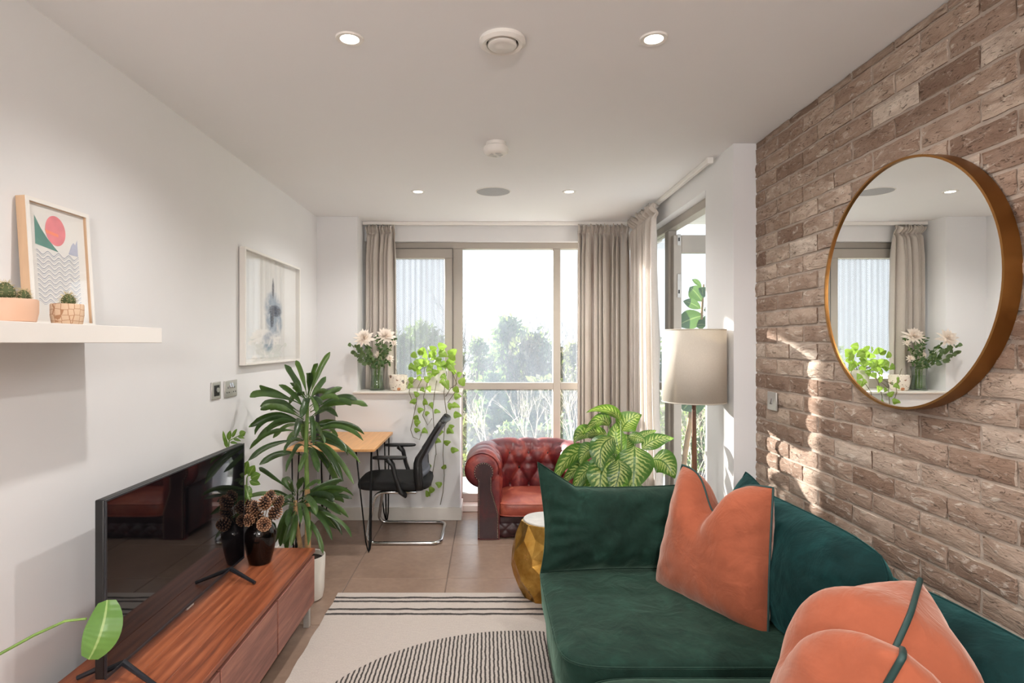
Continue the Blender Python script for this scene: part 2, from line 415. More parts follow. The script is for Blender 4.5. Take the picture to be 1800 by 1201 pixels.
# rosewood
def woodmat(name, stops, axis=(10, 0.9, 10), rough=0.36, rnd=True):
    t = NT(name); v = t.coord(axis, rnd=rnd)
    n1 = t.noise(v, 2.2, 6, 0.6, 1.6); w = t.n('ShaderNodeTexWave', wave_type='BANDS', bands_direction='X', i_Scale=0.7, i_Distortion=7.0, i_Detail=4.0); t.l(v, w.inputs[0])
    fine = t.noise(t.coord((axis[0]*8, axis[1]*2, axis[2]*8)), 6, 2)
    f = t.math('ADD', t.math('ADD', t.math('MULTIPLY', n1, 0.68), t.math('MULTIPLY', w.outputs['Fac'], 0.12)), t.math('MULTIPLY', fine, 0.2))
    oi = t.n('ShaderNodeObjectInfo'); f = t.math('ADD', f, t.math('MULTIPLY', t.math('SUBTRACT', oi.outputs['Random'], 0.5), 0.25))
    t.l(t.ramp(f, stops), t.b.inputs['Base Color']); t.set(Roughness=rough, Specular_IOR_Level=0.4)
    t.bump(fine, 0.08, 0.001); return t.m
M['rosewood'] = woodmat('sheesham_wood', [(0.25, (98, 50, 32)), (0.45, (140, 76, 48)), (0.62, (168, 98, 64)), (0.8, (192, 126, 88))])
M['rosewood_front'] = woodmat('sheesham_drawer_front', [(0.25, (74, 44, 38)), (0.45, (116, 72, 62)), (0.62, (146, 96, 82)), (0.8, (178, 122, 100))], rough=0.45)

# leather
def leather(name, deep, mid, worn, lo=0.42, hi=0.62):
    t = NT(name); v = t.coord()
    n1 = t.noise(v, 6, 6, 0.65, 0.4); n2 = t.noise(v, 150, 3)
    t.l(t.ramp(n1, [(lo-0.12, deep), (0.5, mid), (hi+0.06, worn)]), t.b.inputs['Base Color'])
    t.l(t.ramp(n1, [(0.3, (0.26,)*3+(1,)), (0.7, (0.5,)*3+(1,))]), t.b.inputs['Roughness'])
    t.set(Specular_IOR_Level=0.5, Coat_Weight=0.12, Coat_Roughness=0.3); t.bump(t.math('ADD', n2, t.math('MULTIPLY', n1, 0.8)), 0.25, 0.004); return t.m
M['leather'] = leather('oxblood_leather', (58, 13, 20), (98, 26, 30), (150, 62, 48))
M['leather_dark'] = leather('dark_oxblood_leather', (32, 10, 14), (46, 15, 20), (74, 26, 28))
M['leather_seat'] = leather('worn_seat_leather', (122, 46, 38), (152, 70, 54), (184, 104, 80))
M['button'] = simple('leather_button', (48, 12, 14), 0.4)

# gold
def goldmat():
    t = NT('aged_gold'); v = t.coord(); f = t.noise(v, 14, 5, 0.6)
    t.l(t.ramp(f, [(0.3, (168, 122, 50)), (0.7, (214, 172, 92))]), t.b.inputs['Base Color']); t.l(t.ramp(f, [(0.3, (0.42,)*3+(1,)), (0.7, (0.26,)*3+(1,))]), t.b.inputs['Roughness'])
    t.set(Metallic=1.0); t.bump(t.noise(v, 30, 3), 0.12, 0.004); return t.m
M['gold'] = goldmat()

# ------------------------------------------------------------------ room shell
XL, XR, XP = -1.351, 1.342, 1.234
YC, YB, YN = 4.64, 4.91, -2.6
H = 2.4
floor = build('floor', MB().box(XL-0.1, 1.46, YN, 5.08, -0.1, -0.004), M['grout'], kind='structure')
tx, ty, pt = -0.2395, 4.063, 0.5755
tile_meshes = {}
def tile_piece(x0, x1, y0, y1):
    key = (round(x1-x0, 3), round(y1-y0, 3))
    if key not in tile_meshes:
        hx, hy = (x1-x0)/2, (y1-y0)/2; b = 0.002
        mb = MB().add([(-hx,-hy,-0.009),(hx,-hy,-0.009),(hx,hy,-0.009),(-hx,hy,-0.009),(-hx,-hy,-b),(hx,-hy,-b),(hx,hy,-b),(-hx,hy,-b),
                       (-hx+b,-hy+b,0),(hx-b,-hy+b,0),(hx-b,hy-b,0),(-hx+b,hy-b,0)],
                      [(0,1,5,4),(1,2,6,5),(2,3,7,6),(3,0,4,7),(4,5,9,8),(5,6,10,9),(6,7,11,10),(7,4,8,11),(8,9,10,11)])
        tile_meshes[key] = mesh_of('tile', mb, M['tile'], V((0,0,0)), False)
    o = bpy.data.objects.new('tile', tile_meshes[key]); COL.objects.link(o); o.parent = floor
    o.location = V(((x0+x1)/2, (y0+y1)/2, 0)) - floor.location
for i in range(-3, 4):
    for j in range(-12, 3):
        x0, x1 = tx+i*pt+0.002, tx+(i+1)*pt-0.002; y0, y1 = ty+j*pt+0.002, ty+(j+1)*pt-0.002
        x0, x1 = max(x0, XL), min(x1, XR); y0, y1 = max(y0, YN), min(y1, 5.0)
        if x1-x0 > 0.02 and y1-y0 > 0.02: tile_piece(x0, x1, y0, y1)

build('ceiling', MB().box(XL-0.1, 1.46, YN, 5.12, H, H+0.1), M['ceil'], kind='structure')
build('wall_left', MB().box(XL-0.1, XL, YN, 5.12, -0.1, H), M['wall'], kind='structure')
build('wall_rear', MB().box(XL, 1.46, YN-0.1, YN, -0.1, H), M['wall'], kind='structure')
wb = MB().box(XL, -1.03, YC, 5.10, 0, H).box(-1.03, -0.22, YC, 5.06, 0, 1.0).box(-1.03, 1.46, YB, 5.10, 2.25, H)
wall_back = build('wall_back', wb, M['wall'], kind='structure')
sill = build('window_sill', MB().box(-1.06, -0.205, YC-0.03, 5.06, 1.0, 1.018), M['trim'], wall_back, bevel=0.004)
wp = MB().box(XP, 1.46, 2.94, 3.32, 0, H).box(XP, 1.46, 3.32, YB, 2.265, H)
build('wall_pier', wp, M['wall'], kind='structure')
wall_right = build('wall_right', MB().box(1.350, 1.46, YN, 2.94, 0, H), M['mortar'], kind='structure')

# bricks: each a piece of the wall
rnd = random.Random(7)
BH, BL = 0.0745, 0.225
def brick_mesh(seed, ly=BL-0.011, lz=BH-0.011):
    r = random.Random(seed); vs = []; ny, nz = 5, 3
    for i in range(ny+1):
        for j in range(nz+1):
            y = -ly/2+ly*i/ny; z = -lz/2+lz*j/nz; edge = i in (0, ny) or j in (0, nz)
            if edge: y += r.uniform(-0.0025, 0.0025); z += r.uniform(-0.002, 0.002)
            x = (0.003 if edge else -0.003) + r.uniform(-0.0022, 0.0022)
            vs.append((x, y, z))
    fs = []; q = nz+1
    for i in range(ny):
        for j in range(nz): fs.append((i*q+j, i*q+j+1, (i+1)*q+j+1, (i+1)*q+j))
    ring = [i*q for i in range(ny+1)] + [ny*q+j for j in range(1, q)] + [i*q+nz for i in range(ny-1, -1, -1)] + [j for j in range(nz-1, 0, -1)]
    o = len(vs)
    for k in ring: vs.append((0.02, vs[k][1], vs[k][2]))
    n = len(ring)
    for k in range(n): fs.append((ring[k], ring[(k+1) % n], o+(k+1) % n, o+k))
    return vs, fs
variants = []
for k in range(8):
    vs, fs = brick_mesh(k); variants.append((vs, fs, mesh_of('brick', MB().add(vs, fs), M['brick'], V((0,0,0)), True, 50)))
far = MB()
k0 = -21
for n in range(-21, 12):
    z0 = 1.55 + BH*n; z1 = z0+BH
    z0c, z1c = max(z0, 0.0), min(z1, H)
    if z1c-z0c < 0.02: continue
    off = 2.502 + (0 if n % 2 == 0 else BL/2)
    y = off - 24*BL
    while y < 2.94:
        a, b = max(y, YN), min(y+BL, 2.945)
        if b-a > 0.03:
            cy, cz = (a+b)/2, (z0c+z1c)/2; sy, sz = (b-a)/BL, (z1c-z0c)/BH
            vs, fs, me = rnd.choice(variants); x = XR+rnd.uniform(-0.002, 0.003)
            if a > 1.18:
                o = bpy.data.objects.new('brick', me); COL.objects.link(o); o.parent = wall_right
                o.location = V((x, cy, cz)) - wall_right.location; o.scale = (1, sy, sz)
                o.rotation_euler = (rnd.uniform(-0.006, 0.006), 0, 0)
            else:
                far.add([(x+p[0], cy+p[1]*sy, cz+p[2]*sz) for p in vs], fs)
        y += BL
build('brickwork', far, M['brick'], wall_right, smooth=True, ang=50, kind='stuff')

# skirting
build('baseboard_left', MB().box(XL, XL+0.015, YN, YC-0.016, 0, 0.1), M['trim'], bevel=0.003, kind='structure')
bb = MB().box(XL, -0.205, YC-0.016, YC, 0, 0.1).box(-0.22, -0.205, YC, YB, 0, 0.1)
build('baseboard_back', bb, M['trim'], bevel=0.003, kind='structure')

# back glazing
w1 = build('window_1', MB().box(-1.03, 1.345, 4.97, 5.05, 2.20, 2.25), M['frame'], bevel=0.003, kind='structure')
FY0, FY1 = 4.975, 5.045
def bar(name, x0, x1, z0, z1, parent, y0=FY0, y1=FY1, mat='frame'): return build(name, MB().box(x0, x1, y0, y1, z0, z1), M[mat], parent, bevel=0.004)
bar('mullion', -0.290, -0.2126, 0.05, 2.20, w1); bar('mullion', 0.5556, 0.618, 0.05, 2.20, w1)
bar('corner_post', 1.27, 1.345, 0.05, 2.20, w1)
bar('transom', -0.2126, 0.5556, 1.004, 1.062, w1); bar('transom', 0.618, 1.27, 1.004, 1.062, w1)
bar('bottom_rail', -0.2126, 1.27, 0.05, 0.12, w1)
build('threshold', MB().box(-0.22, 1.3, 4.86, 5.05, 0.0, 0.05), M['trim'], w1, bevel=0.004)
bar('frame_post', -1.03, -0.96, 1.018, 2.20, w1)
sash = bar('sash', -0.96, -0.290, 2.115, 2.20, w1, 4.945, 5.02)
bar('stile', -0.96, -0.88, 1.018, 2.115, sash, 4.945, 5.02); bar('stile', -0.362, -0.290, 1.018, 2.115, sash, 4.945, 5.02)
bar('bottom_rail', -0.88, -0.362, 1.018, 1.10, sash, 4.945, 5.02)
bar('gasket', -0.297, -0.291, 1.02, 2.2, sash, 4.938, 4.944, 'frame_d')
bar('gasket', -0.96, -0.297, 2.193, 2.199, sash, 4.938, 4.944, 'frame_d')
def pane(x0, x1, z0, z1, parent, y=5.01): return build('pane', MB().box(x0, x1, y-0.004, y+0.004, z0, z1), M['glass'], parent)
pane(-0.88, -0.362, 1.10, 2.115, w1, 4.985)
pane(-0.2126, 0.5556, 1.062, 2.20, w1); pane(-0.2126, 0.5556, 0.12, 1.004, w1)
pane(0.618, 1.27, 1.062, 2.20, w1); pane(0.618, 1.27, 0.12, 1.004, w1)

# side glazing and the open door
w2 = build('window_2', MB().box(1.30, 1.37, 3.32, 4.97, 2.21, 2.265), M['frame'], bevel=0.003, kind='structure')
def sbar(name, y0, y1, z0, z1, parent, x0=1.305, x1=1.365, mat='frame'): return build(name, MB().box(x0, x1, y0, y1, z0, z1), M[mat], parent, bevel=0.004)
sbar('mullion', 4.23, 4.32, 0.05, 2.21, w2); sbar('frame_post', 4.90, 4.97, 0.05, 2.21, w2); sbar('frame_post', 3.32, 3.36, 0.05, 2.21, w2)
sbar('transom', 4.32, 4.90, 1.045, 1.10, w2); sbar('bottom_rail', 4.32, 4.90, 0.05, 0.12, w2)
build('threshold', MB().box(XP+0.01, 1.37, 3.32, 4.86, 0.0, 0.05), M['trim'], w2, bevel=0.004)
for z0, z1 in ((0.12, 1.045), (1.10, 2.21)): build('pane', MB().box(1.331, 1.339, 4.32, 4.90, z0, z1), M['glass'], w2)
dr = build('door_1', MB().box(1.318, 1.375, 4.155, 4.215, 0.06, 2.165), M['frame'], bevel=0.004, kind='structure')
bar('top_rail', 1.375, 2.20, 2.04, 2.165, dr, 4.155, 4.215); bar('bottom_rail', 1.375, 2.20, 0.06, 0.17, dr, 4.155, 4.215)
bar('stile', 2.20, 2.29, 0.06, 2.165, dr, 4.155, 4.215)
build('pane', MB().box(1.375, 2.20, 4.181, 4.189, 0.17, 2.04), M['glass'], dr)
for z0, z1 in ((2.09, 2.17), (1.72, 1.89), (0.30, 0.44)):
    h = build('latch_plate', MB().box(1.342, 1.368, 4.148, 4.155, z0, z1), M['steel'], dr, bevel=0.003)
    build('latch', MB().box(1.350, 1.358, 4.143, 4.148, z0+0.03, z0+0.055), M['black'], h)

# balcony outside
build('balcony_floor', MB().box(-2.6, 3.2, 5.12, 6.3, -0.25, -0.04).box(1.47, 3.2, 2.6, 5.12, -0.25, -0.04), M['slab'], kind='structure')
build('balcony_soffit', MB().box(1.47, 3.2, 2.6, 5.05, 2.42, 2.6), M['slab'], kind='structure')
build('ground', MB().box(-120, 120, 6.6, 190, -8.2, -8.0), M['grass'], kind='structure')

# curtain rail
rail = MB().box(-1.03, 1.19, 4.825, 4.85, 2.372, H)
build('curtain_rail', rail, M['white'], bevel=0.003)
tag(bpy.data.objects['curtain_rail'], 'white curtain rail under the ceiling along the garden window', 'curtain rail')
rail2 = build('curtain_rail', MB().box(1.185, 1.21, 3.17, 4.82, 2.372, H), M['white'], bevel=0.003)
tag(rail2, 'white curtain rail running over the open balcony door', 'curtain rail')
build('end_cap', MB().box(1.181, 1.214, 3.15, 3.175, 2.366, H), M['white'], rail2, bevel=0.003)

# ------------------------------------------------------------------ curtains
def curtain(name, a, b, z0, z1, folds, amp, seed, mat, flare=0.0, header=True, thick=0.004, res=14, sgn=-1):
    a, b = V(a), V(b); d = b-a; L = d.length; t = d.normalized(); nrm = V((-t.y, t.x, 0))
    r = random.Random(seed); ph = [r.uniform(0, 6.28) for _ in range(4)]
    fa = [r.uniform(0.6, 1.15) for _ in range(folds+3)]
    def fn(u, v):
        z = z1 + (z0-z1)*v; dz = z1-z
        uw = u + 0.030*math.sin(6.28*u*folds/3+ph[1]) + 0.015*math.sin(6.28*u*2+ph[2])*v
        ca = 6.28318*folds*uw + ph[0] + 0.45*math.sin(v*2.0+u*5+ph[3])
        k = fa[int(max(0, min(folds+1, uw*folds+1)))]
        sh = sgn*(2*abs(math.sin(ca/2))**0.75-1.1)*k
        o = amp*sh
        if header:
            g = math.exp(-((dz-0.062)/0.022)**2)
            ruff = math.sin(ca*2.0+seed)*0.55+math.sin(ca*3.1+1)*0.35
            f = math.exp(-dz/0.09)
            o = amp*(sh*(1-0.75*f) + ruff*0.85*f)*(1-0.55*g) + sgn*(0.016*math.exp(-((dz-0.022)/0.022)**2) - 0.014*g)
        along = L*u + math.cos(ca)*amp*0.30*min(1, dz/0.25) + flare*v*v*(u if flare > 0 else (1-u))
        p = a + t*along + nrm*o; p.z = z
        if header and v < 0.05: p.z += 0.014*math.sin(ca*3.1+1)*(1-v/0.05)
        return p
    mb = MB(); nv = 60; nu = folds*res
    vv = [0.10*(k/20) for k in range(20)] + [0.10+0.90*(k/40) for k in range(41)]
    mb.grid(lambda u, v: fn(u, vv[int(round(v*nv))]), nu, nv)
    return build(name, mb, mat, smooth=True, ang=180, solid=thick)
c = curtain('curtain', (-1.00, 4.845, 0), (-0.765, 4.845, 0), 1.022, 2.366, 6, 0.052, 3, M['curtain'])
tag(c, 'short oatmeal linen curtain hanging to the window sill behind the flower vase', 'curtain')
c = curtain('curtain', (0.745, 4.825, 0), (1.165, 4.825, 0), 0.055, 2.366, 9, 0.055, 5, M['curtain'])
tag(c, 'long oatmeal curtain behind the armchair, facing into the room', 'curtain')
c = curtain('curtain', (1.165, 4.06, 0), (1.165, 4.74, 0), 0.055, 2.366, 8, 0.055, 8, M['curtain'], flare=-0.14, sgn=1)
tag(c, 'long oatmeal curtain bunched beside the balcony door, round the corner', 'curtain')
c = curtain('sheer_curtain', (-0.875, 4.962, 0), (-0.367, 4.962, 0), 1.104, 2.111, 9, 0.007, 11, M['sheer'], header=False, thick=0, res=8)
tag(c, 'white dotted voile curtain covering the narrow window above the sill', 'curtain')

# ------------------------------------------------------------------ ceiling fittings
labels = ['lit ceiling downlight between the dome vent and the art print wall', 'lit ceiling downlight between the dome vent and the brick wall',
          'small lit downlight near the short sill curtain', 'small lit downlight near the balcony door curtains',
          'lit ceiling downlight behind the viewer, shelf side', 'lit ceiling downlight behind the viewer, brick wall side']
spots = [(-0.4525, 1.925), (0.5456, 1.925), (-0.459, 3.87), (0.539, 3.87), (-0.45, -0.05), (0.54, -0.05)]
for k, (x, y) in enumerate(spots):
    lab = labels[k]
    d = thing('downlight', (x, y, H), lab, 'downlight', 'ceiling downlights')
    build('bezel', MB().lathe((x, y, H), [(0.030, 0.0), (0.031, -0.004), (0.043, -0.005), (0.046, 0.0)], 28, False, False), M['white'], d, smooth=True)
    build('lens', MB().lathe((x, y, H), [(0.001, -0.0025), (0.030, -0.0022)], 28, True, False), M['lamp'], d)
    li = bpy.data.lights.new('downlight_lamp', 'SPOT'); li.energy = LAMP_W; li.color = LAMP_COL; li.spot_size = math.radians(150); li.spot_blend = 0.6; li.shadow_soft_size = 0.03
    lo = bpy.data.objects.new('downlight_lamp', li); COL.objects.link(lo); lo.parent = d; lo.location = (0, 0, -0.012)
pn = thing('added_fill_pendant', (0.05, -1.55, H), 'added fill-light globe pendant, unseen behind the viewer', 'fill lamp')  # added unseen globe that brightens the ceiling and near walls
build('rose', MB().lathe((0.05, -1.55, H), [(0.05, 0), (0.05, -0.02), (0.01, -0.03)], 24, False, True), M['white'], pn, smooth=True)
build('cord', MB().tube([(0.05, -1.55, H-0.02), (0.05, -1.55, 1.99)], 0.003, 6), M['black'], pn)
M['globe'] = emit('fill_light_globe', (1.0, 0.965, 0.93), 165.0)
build('globe', MB().ball((0.05, -1.55, 1.84), 0.16, 32, 20), M['globe'], pn, smooth=True, ang=180)
vt = thing('ceiling_vent', (0.0486, 1.935, H), 'round white dome air vent in the ceiling between two downlights', 'vent')
vx, vy = 0.0486, 1.935
build('ring', MB().lathe((vx, vy, H), [(0.075, 0), (0.077, -0.012), (0.066, -0.020), (0.054, -0.016), (0.052, -0.004)], 36, False, False), M['white'], vt, smooth=True)
build('throat', MB().lathe((vx, vy, H), [(0.001, -0.002), (0.054, -0.002)], 36, True, False), M['black'], vt)
build('dome', MB().lathe((vx, vy, H), [(0.046, -0.006), (0.048, -0.020), (0.040, -0.026), (0.028, -0.022), (0.015, -0.027), (0.001, -0.028)], 36, False, True), M['white'], vt, smooth=True, ang=60)
sx, sy = 0.042, 2.93
sd = thing('smoke_alarm', (sx, sy, H), 'white round smoke alarm on the ceiling', 'smoke alarm')
build('base', MB().lathe((sx, sy, H), [(0.050, 0), (0.052, -0.016), (0.050, -0.018)], 32, False, True), M['white'], sd, smooth=True)
build('gap_ring', MB().lathe((sx, sy, H), [(0.0495, -0.018), (0.0495, -0.023)], 32, False, False), M['black'], sd)
build('body', MB().lathe((sx, sy, H), [(0.060, -0.022), (0.063, -0.030), (0.060, -0.050), (0.046, -0.060), (0.001, -0.061)], 32, True, True), M['white'], sd, smooth=True, ang=60)
for k in range(4):
    a = k*PI/2+0.4
    build('slot', MB().add([(sx+r*math.cos(a+q), sy+r*math.sin(a+q), H-0.0618) for r, q in ((0.014, -0.35), (0.038, -0.55), (0.038, 0.55), (0.014, 0.35))], [(0, 1, 2, 3)]), M['slab'], sd)
sp_ = thing('ceiling_speaker', (0.037, 3.87, H), 'flat grey round speaker grille in the ceiling', 'speaker')
M['grille'] = simple('grey_speaker_grille', (168, 168, 170), 0.7, var=0.1, scale=200)
build('rim', MB().lathe((0.037, 3.87, H), [(0.108, 0), (0.110, -0.004), (0.114, -0.004), (0.116, 0)], 48, False, False), M['white'], sp_, smooth=True)
build('grille', MB().lathe((0.037, 3.87, H), [(0.001, -0.003), (0.109, -0.003)], 48, True, False), M['grille'], sp_)

# ------------------------------------------------------------------ wall fittings
def wallplate(x, y0, y1, z0, z1, sgn, name, label, cat):
    o = thing(name, (x, (y0+y1)/2, z0), label, cat)
    build('plate', MB().box(min(x, x+sgn*0.008), max(x, x+sgn*0.008), y0, y1, z0, z1), M['steel'], o, bevel=0.003)
    return o
o = wallplate(XL, 2.86, 2.957, 1.12, 1.207, 1, 'media_outlet', 'narrow steel media outlet plate beside the double socket', 'outlet')
build('module', MB().box(XL+0.008, XL+0.010, 2.882, 2.935, 1.137, 1.190), M['black'], o)
build('socket_ring', MB().lathe((XL+0.010, 2.915, 1.166), [(0.012, 0), (0.012, 0.004), (0.006, 0.004)], 16, False, True, 'x'), M['steel'], o, smooth=True)
o = wallplate(XL, 3.002, 3.148, 1.117, 1.205, 1, 'double_socket', 'steel double power socket with two rocker switches', 'socket')
for y in (3.062, 3.086): build('rocker', MB().prism([(XL+0.008, y-0.009, 1.164), (XL+0.008, y-0.009, 1.192), (XL+0.015, y-0.009, 1.168)], (0, 0.018, 0)), M['chrome'], o, bevel=0.001)
for yc in (3.036, 3.114):
    for dy, dz, w, h_ in ((0, 0.012, 0.004, 0.010), (-0.012, -0.012, 0.006, 0.006), (0.012, -0.012, 0.006, 0.006)):
        build('pin_hole', MB().box(XL+0.0078, XL+0.0086, yc+dy-w/2-0.001, yc+dy+w/2+0.001, 1.155+dz-h_/2, 1.155+dz+h_/2), M['black'], o)
o = wallplate(XR-0.006, 2.700, 2.786, 1.085, 1.171, -1, 'light_switch', 'steel rocker light switch on the brick wall', 'light switch')
build('rocker', MB().prism([(XR-0.014, 2.735, 1.112), (XR-0.014, 2.735, 1.142), (XR-0.020, 2.735, 1.114)], (0, 0.018, 0)), M['chrome'], o, bevel=0.001)

# ------------------------------------------------------------------ mirror
MY, MZ, MR = 1.858, 1.585, 0.392
mr = thing('round_mirror', (XR-0.02, MY, MZ-MR), 'large round mirror with a deep brass rim on the brick wall', 'mirror')
build('rim', MB().lathe((XR-0.004, MY, MZ), [(MR-0.006, -0.040), (MR-0.006, -0.047), (MR+0.001, -0.047), (MR+0.001, 0.0)], 96, False, False, 'x'), M['brass'], mr, smooth=True)
build('glass', MB().lathe((XR-0.004, MY, MZ), [(0.0005, -0.041), (MR-0.006, -0.041)], 96, True, False, 'x'), M['mirror'], mr)
build('backing', MB().lathe((XR-0.004, MY, MZ), [(MR-0.008, -0.030), (MR-0.008, -0.002)], 48, True, True, 'x'), M['black'], mr)

# ------------------------------------------------------------------ framed painting
def paintmat():
    t = NT('blue_grey_ink_wash'); tc = t.n('ShaderNodeTexCoord'); sp = t.n('ShaderNodeSeparateXYZ'); t.l(tc.outputs['UV'], sp.inputs[0])
    u, v = sp.outputs[0], sp.outputs[1]
    nz = t.noise(t.coord((1, 1, 1), 'UV'), 7, 6, 0.65, 1.5); nf = t.noise(t.coord((1, 3, 1), 'UV'), 22, 4, 0.7, 2.0)
    def blob(cx, cy, rx, ry, soft=1.0):
        a = t.math('POWER', t.math('DIVIDE', t.math('SUBTRACT', u, cx), rx), 2.0); b = t.math('POWER', t.math('DIVIDE', t.math('SUBTRACT', v, cy), ry), 2.0)
        return t.math('MAXIMUM', t.math('SUBTRACT', 1.0, t.math('MULTIPLY', t.math('ADD', a, b), soft)), 0.0)
    m = t.math('ADD', blob(0.52, 0.52, 0.20, 0.20), t.math('ADD', blob(0.55, 0.36, 0.18, 0.16), blob(0.42, 0.16, 0.12, 0.12)))
    light = t.math('MULTIPLY', m, t.math('MULTIPLY', t.math('MAXIMUM', t.math('SUBTRACT', nz, 0.32), 0.0), 5.5))
    dk = t.math('MULTIPLY', t.math('ADD', blob(0.56, 0.50, 0.14, 0.07), t.math('ADD', blob(0.50, 0.40, 0.04, 0.10), blob(0.52, 0.74, 0.025, 0.12))), t.math('MULTIPLY', t.math('MAXIMUM', t.math('SUBTRACT', nf, 0.36), 0.0), 11.0))
    c = t.mix(t.math('MINIMUM', light, 0.85), lin((228, 228, 226)), lin((140, 160, 180)))
    c = t.mix(t.math('MINIMUM', dk, 0.9), c, lin((52, 64, 84)))
    t.l(c, t.b.inputs['Base Color']); t.set(Roughness=0.7); return t.m
M['painting'] = paintmat()
pf = thing('framed_painting', (XL+0.02, 3.65, 1.277), 'white box-framed blue grey abstract painting above the sockets', 'painting')
y0, y1, z0, z1 = 3.18, 4.12, 1.277, 1.925; x0, x1 = XL+0.004, XL+0.038; fw = 0.014
for a in ((y0, y0+fw, z0, z1), (y1-fw, y1, z0, z1), (y0+fw, y1-fw, z0, z0+fw), (y0+fw, y1-fw, z1-fw, z1)):
    build('frame_side', MB().box(x0, x1, *a), M['white'], pf, bevel=0.0015)
build('backing', MB().box(x0, x0+0.004, y0+fw, y1-fw, z0+fw, z1-fw), M['paper'], pf)
build('painting', MB().add([(x0+0.006, y0+fw+0.02, z0+fw+0.02), (x0+0.006, y1-fw-0.02, z0+fw+0.02), (x0+0.006, y1-fw-0.02, z1-fw-0.02), (x0+0.006, y0+fw+0.02, z1-fw-0.02)], [(0, 1, 2, 3)], [(0, 0), (1, 0), (1, 1), (0, 1)]), M['painting'], pf)
build('glazing', MB().box(x1-0.006, x1-0.004, y0+fw, y1-fw, z0+fw, z1-fw), M['pictureglass'], pf)

# ------------------------------------------------------------------ shelf, print and cacti
SX = XL+0.261
sh = build('floating_shelf', MB().box(XL, SX, 0.86, 1.964, 1.4, 1.45), M['shelf'], bevel=0.0015)
tag(sh, 'thick white floating shelf carrying a leaning art print and two cacti', 'shelf')
# print leans against the wall
ap = thing('art_print', (XL+0.03, 1.81, 1.45), 'leaning framed print of a pink sun, mountains and wavy sea', 'art print')
Wp, Hp, Tp = 0.265, 0.372, 0.03
tilt = 0.062
base = V((XL+0.002+Hp*math.sin(tilt), 1.675, 1.4505))
AX, AY, AZ = V((0, 1, 0)), V((-math.sin(tilt), 0, math.cos(tilt))), V((math.cos(tilt), 0, math.sin(tilt)))
def pr(a, b, c): return base + AX*a + AY*b + AZ*c
def pbox(a0, a1, b0, b1, c0, c1):
    return MB().add([pr(a0,b0,c0), pr(a1,b0,c0), pr(a1,b1,c0), pr(a0,b1,c0), pr(a0,b0,c1), pr(a1,b0,c1), pr(a1,b1,c1), pr(a0,b1,c1)],
                    [(3,2,1,0),(4,5,6,7),(0,1,5,4),(1,2,6,5),(2,3,7,6),(3,0,4,7)])
q = 0.012
for a in ((0, q, 0, Hp), (Wp-q, Wp, 0, Hp), (q, Wp-q, 0, q), (q, Wp-q, Hp-q, Hp)):
    fr_ = build('frame_side', pbox(*a, 0.0, Tp-0.003), M['palewood'], ap)
    build('frame_face', pbox(*a, Tp-0.003, Tp), M['white'], fr_)
build('paper', pbox(q, Wp-q, q, Hp-q, 0.006, 0.018), M['paper'], ap)
def flat(pts, mat, name, z=0.0185): return build(name, MB().add([pr(a, b, z) for a, b in pts], [tuple(range(len(pts)))]), mat, ap)
M['p_pink'] = simple('pink_print', (222, 130, 138), 0.7, var=0.1, scale=20)
M['p_orange'] = simple('orange_print', (240, 140, 110), 0.7)
M['p_green'] = simple('green_print', (84, 134, 124), 0.7, var=0.12, scale=20)
M['p_grey'] = simple('grey_blue_print', (178, 182, 200), 0.7, var=0.08, scale=20)
M['p_blue'] = simple('blue_line_print', (112, 134, 166), 0.7)
flat([(0.125+0.042*math.cos(k*PI/18), 0.292+0.046*math.sin(k*PI/18)) for k in range(36)], M['p_pink'], 'sun')
flat([(0.080, 0.290), (0.135, 0.283), (0.135, 0.274), (0.085, 0.280)], M['p_orange'], 'cloud', 0.019)
flat([(0.040, 0.240), (0.132, 0.228), (0.090, 0.262), (0.065, 0.290), (0.042, 0.325)], M['p_green'], 'mountain')
flat([(0.175, 0.228), (0.218, 0.226), (0.218, 0.280), (0.208, 0.262), (0.200, 0.268), (0.190, 0.258)], M['p_grey'], 'far_mountain')
for k in range(11):
    b0 = 0.218 - k*0.0145; mb = MB()
    for dz, w in ((0, 0.0015), (-0.005, 0.0008)):
        pts = []
        for i in range(41):
            a = 0.042 + 0.178*i/40; bb_ = b0+dz+0.006*math.cos(a*2*PI/0.044)
            pts.append((a, bb_))
        o_ = len(mb.v)
        mb.add([pr(a, b+w/2, 0.0186) for a, b in pts] + [pr(a, b-w/2, 0.0186) for a, b in pts], [(i, 41+i, 42+i, i+1) for i in range(40)])
    build('wave_line', mb, M['p_blue'], ap)
build('glazing', pbox(q, Wp-q, q, Hp-q, 0.022, 0.0235), M['pictureglass'], ap)

def cactus_ball(c, r, h, ribs=11, seed=0):
    c = V(c)
    def fn(u, v):
        a = 2*PI*u; rr = r*math.sin(PI*(0.06+0.90*v))**0.7*(1+0.10*abs(math.cos(a*ribs/2))-0.06); return c + V((rr*math.cos(a), rr*math.sin(a), h*v))
    return MB().grid(fn, ribs*4, 12, cu=True)
def spines(c, r, h, ribs, seed):
    c = V(c); rr_ = random.Random(seed); mb = MB()
    for k in range(ribs):
        for j in range(6):
            v = 0.25+0.72*j/5; a = 2*PI*k/ribs; rr = r*math.sin(PI*(0.06+0.90*v))**0.7
            p = c + V((rr*math.cos(a), rr*math.sin(a), h*v)); out = V((math.cos(a), math.sin(a), 1.4*(v-0.4)))
            for s_ in range(3):
                d = (out + V((rr_.uniform(-.8, .8), rr_.uniform(-.8, .8), rr_.uniform(-.6, .9)))).normalized()*rr_.uniform(0.006, 0.012)
                mb.tube([p, p+d], [0.0006, 0.0002], 3, cap=False)
    return mb
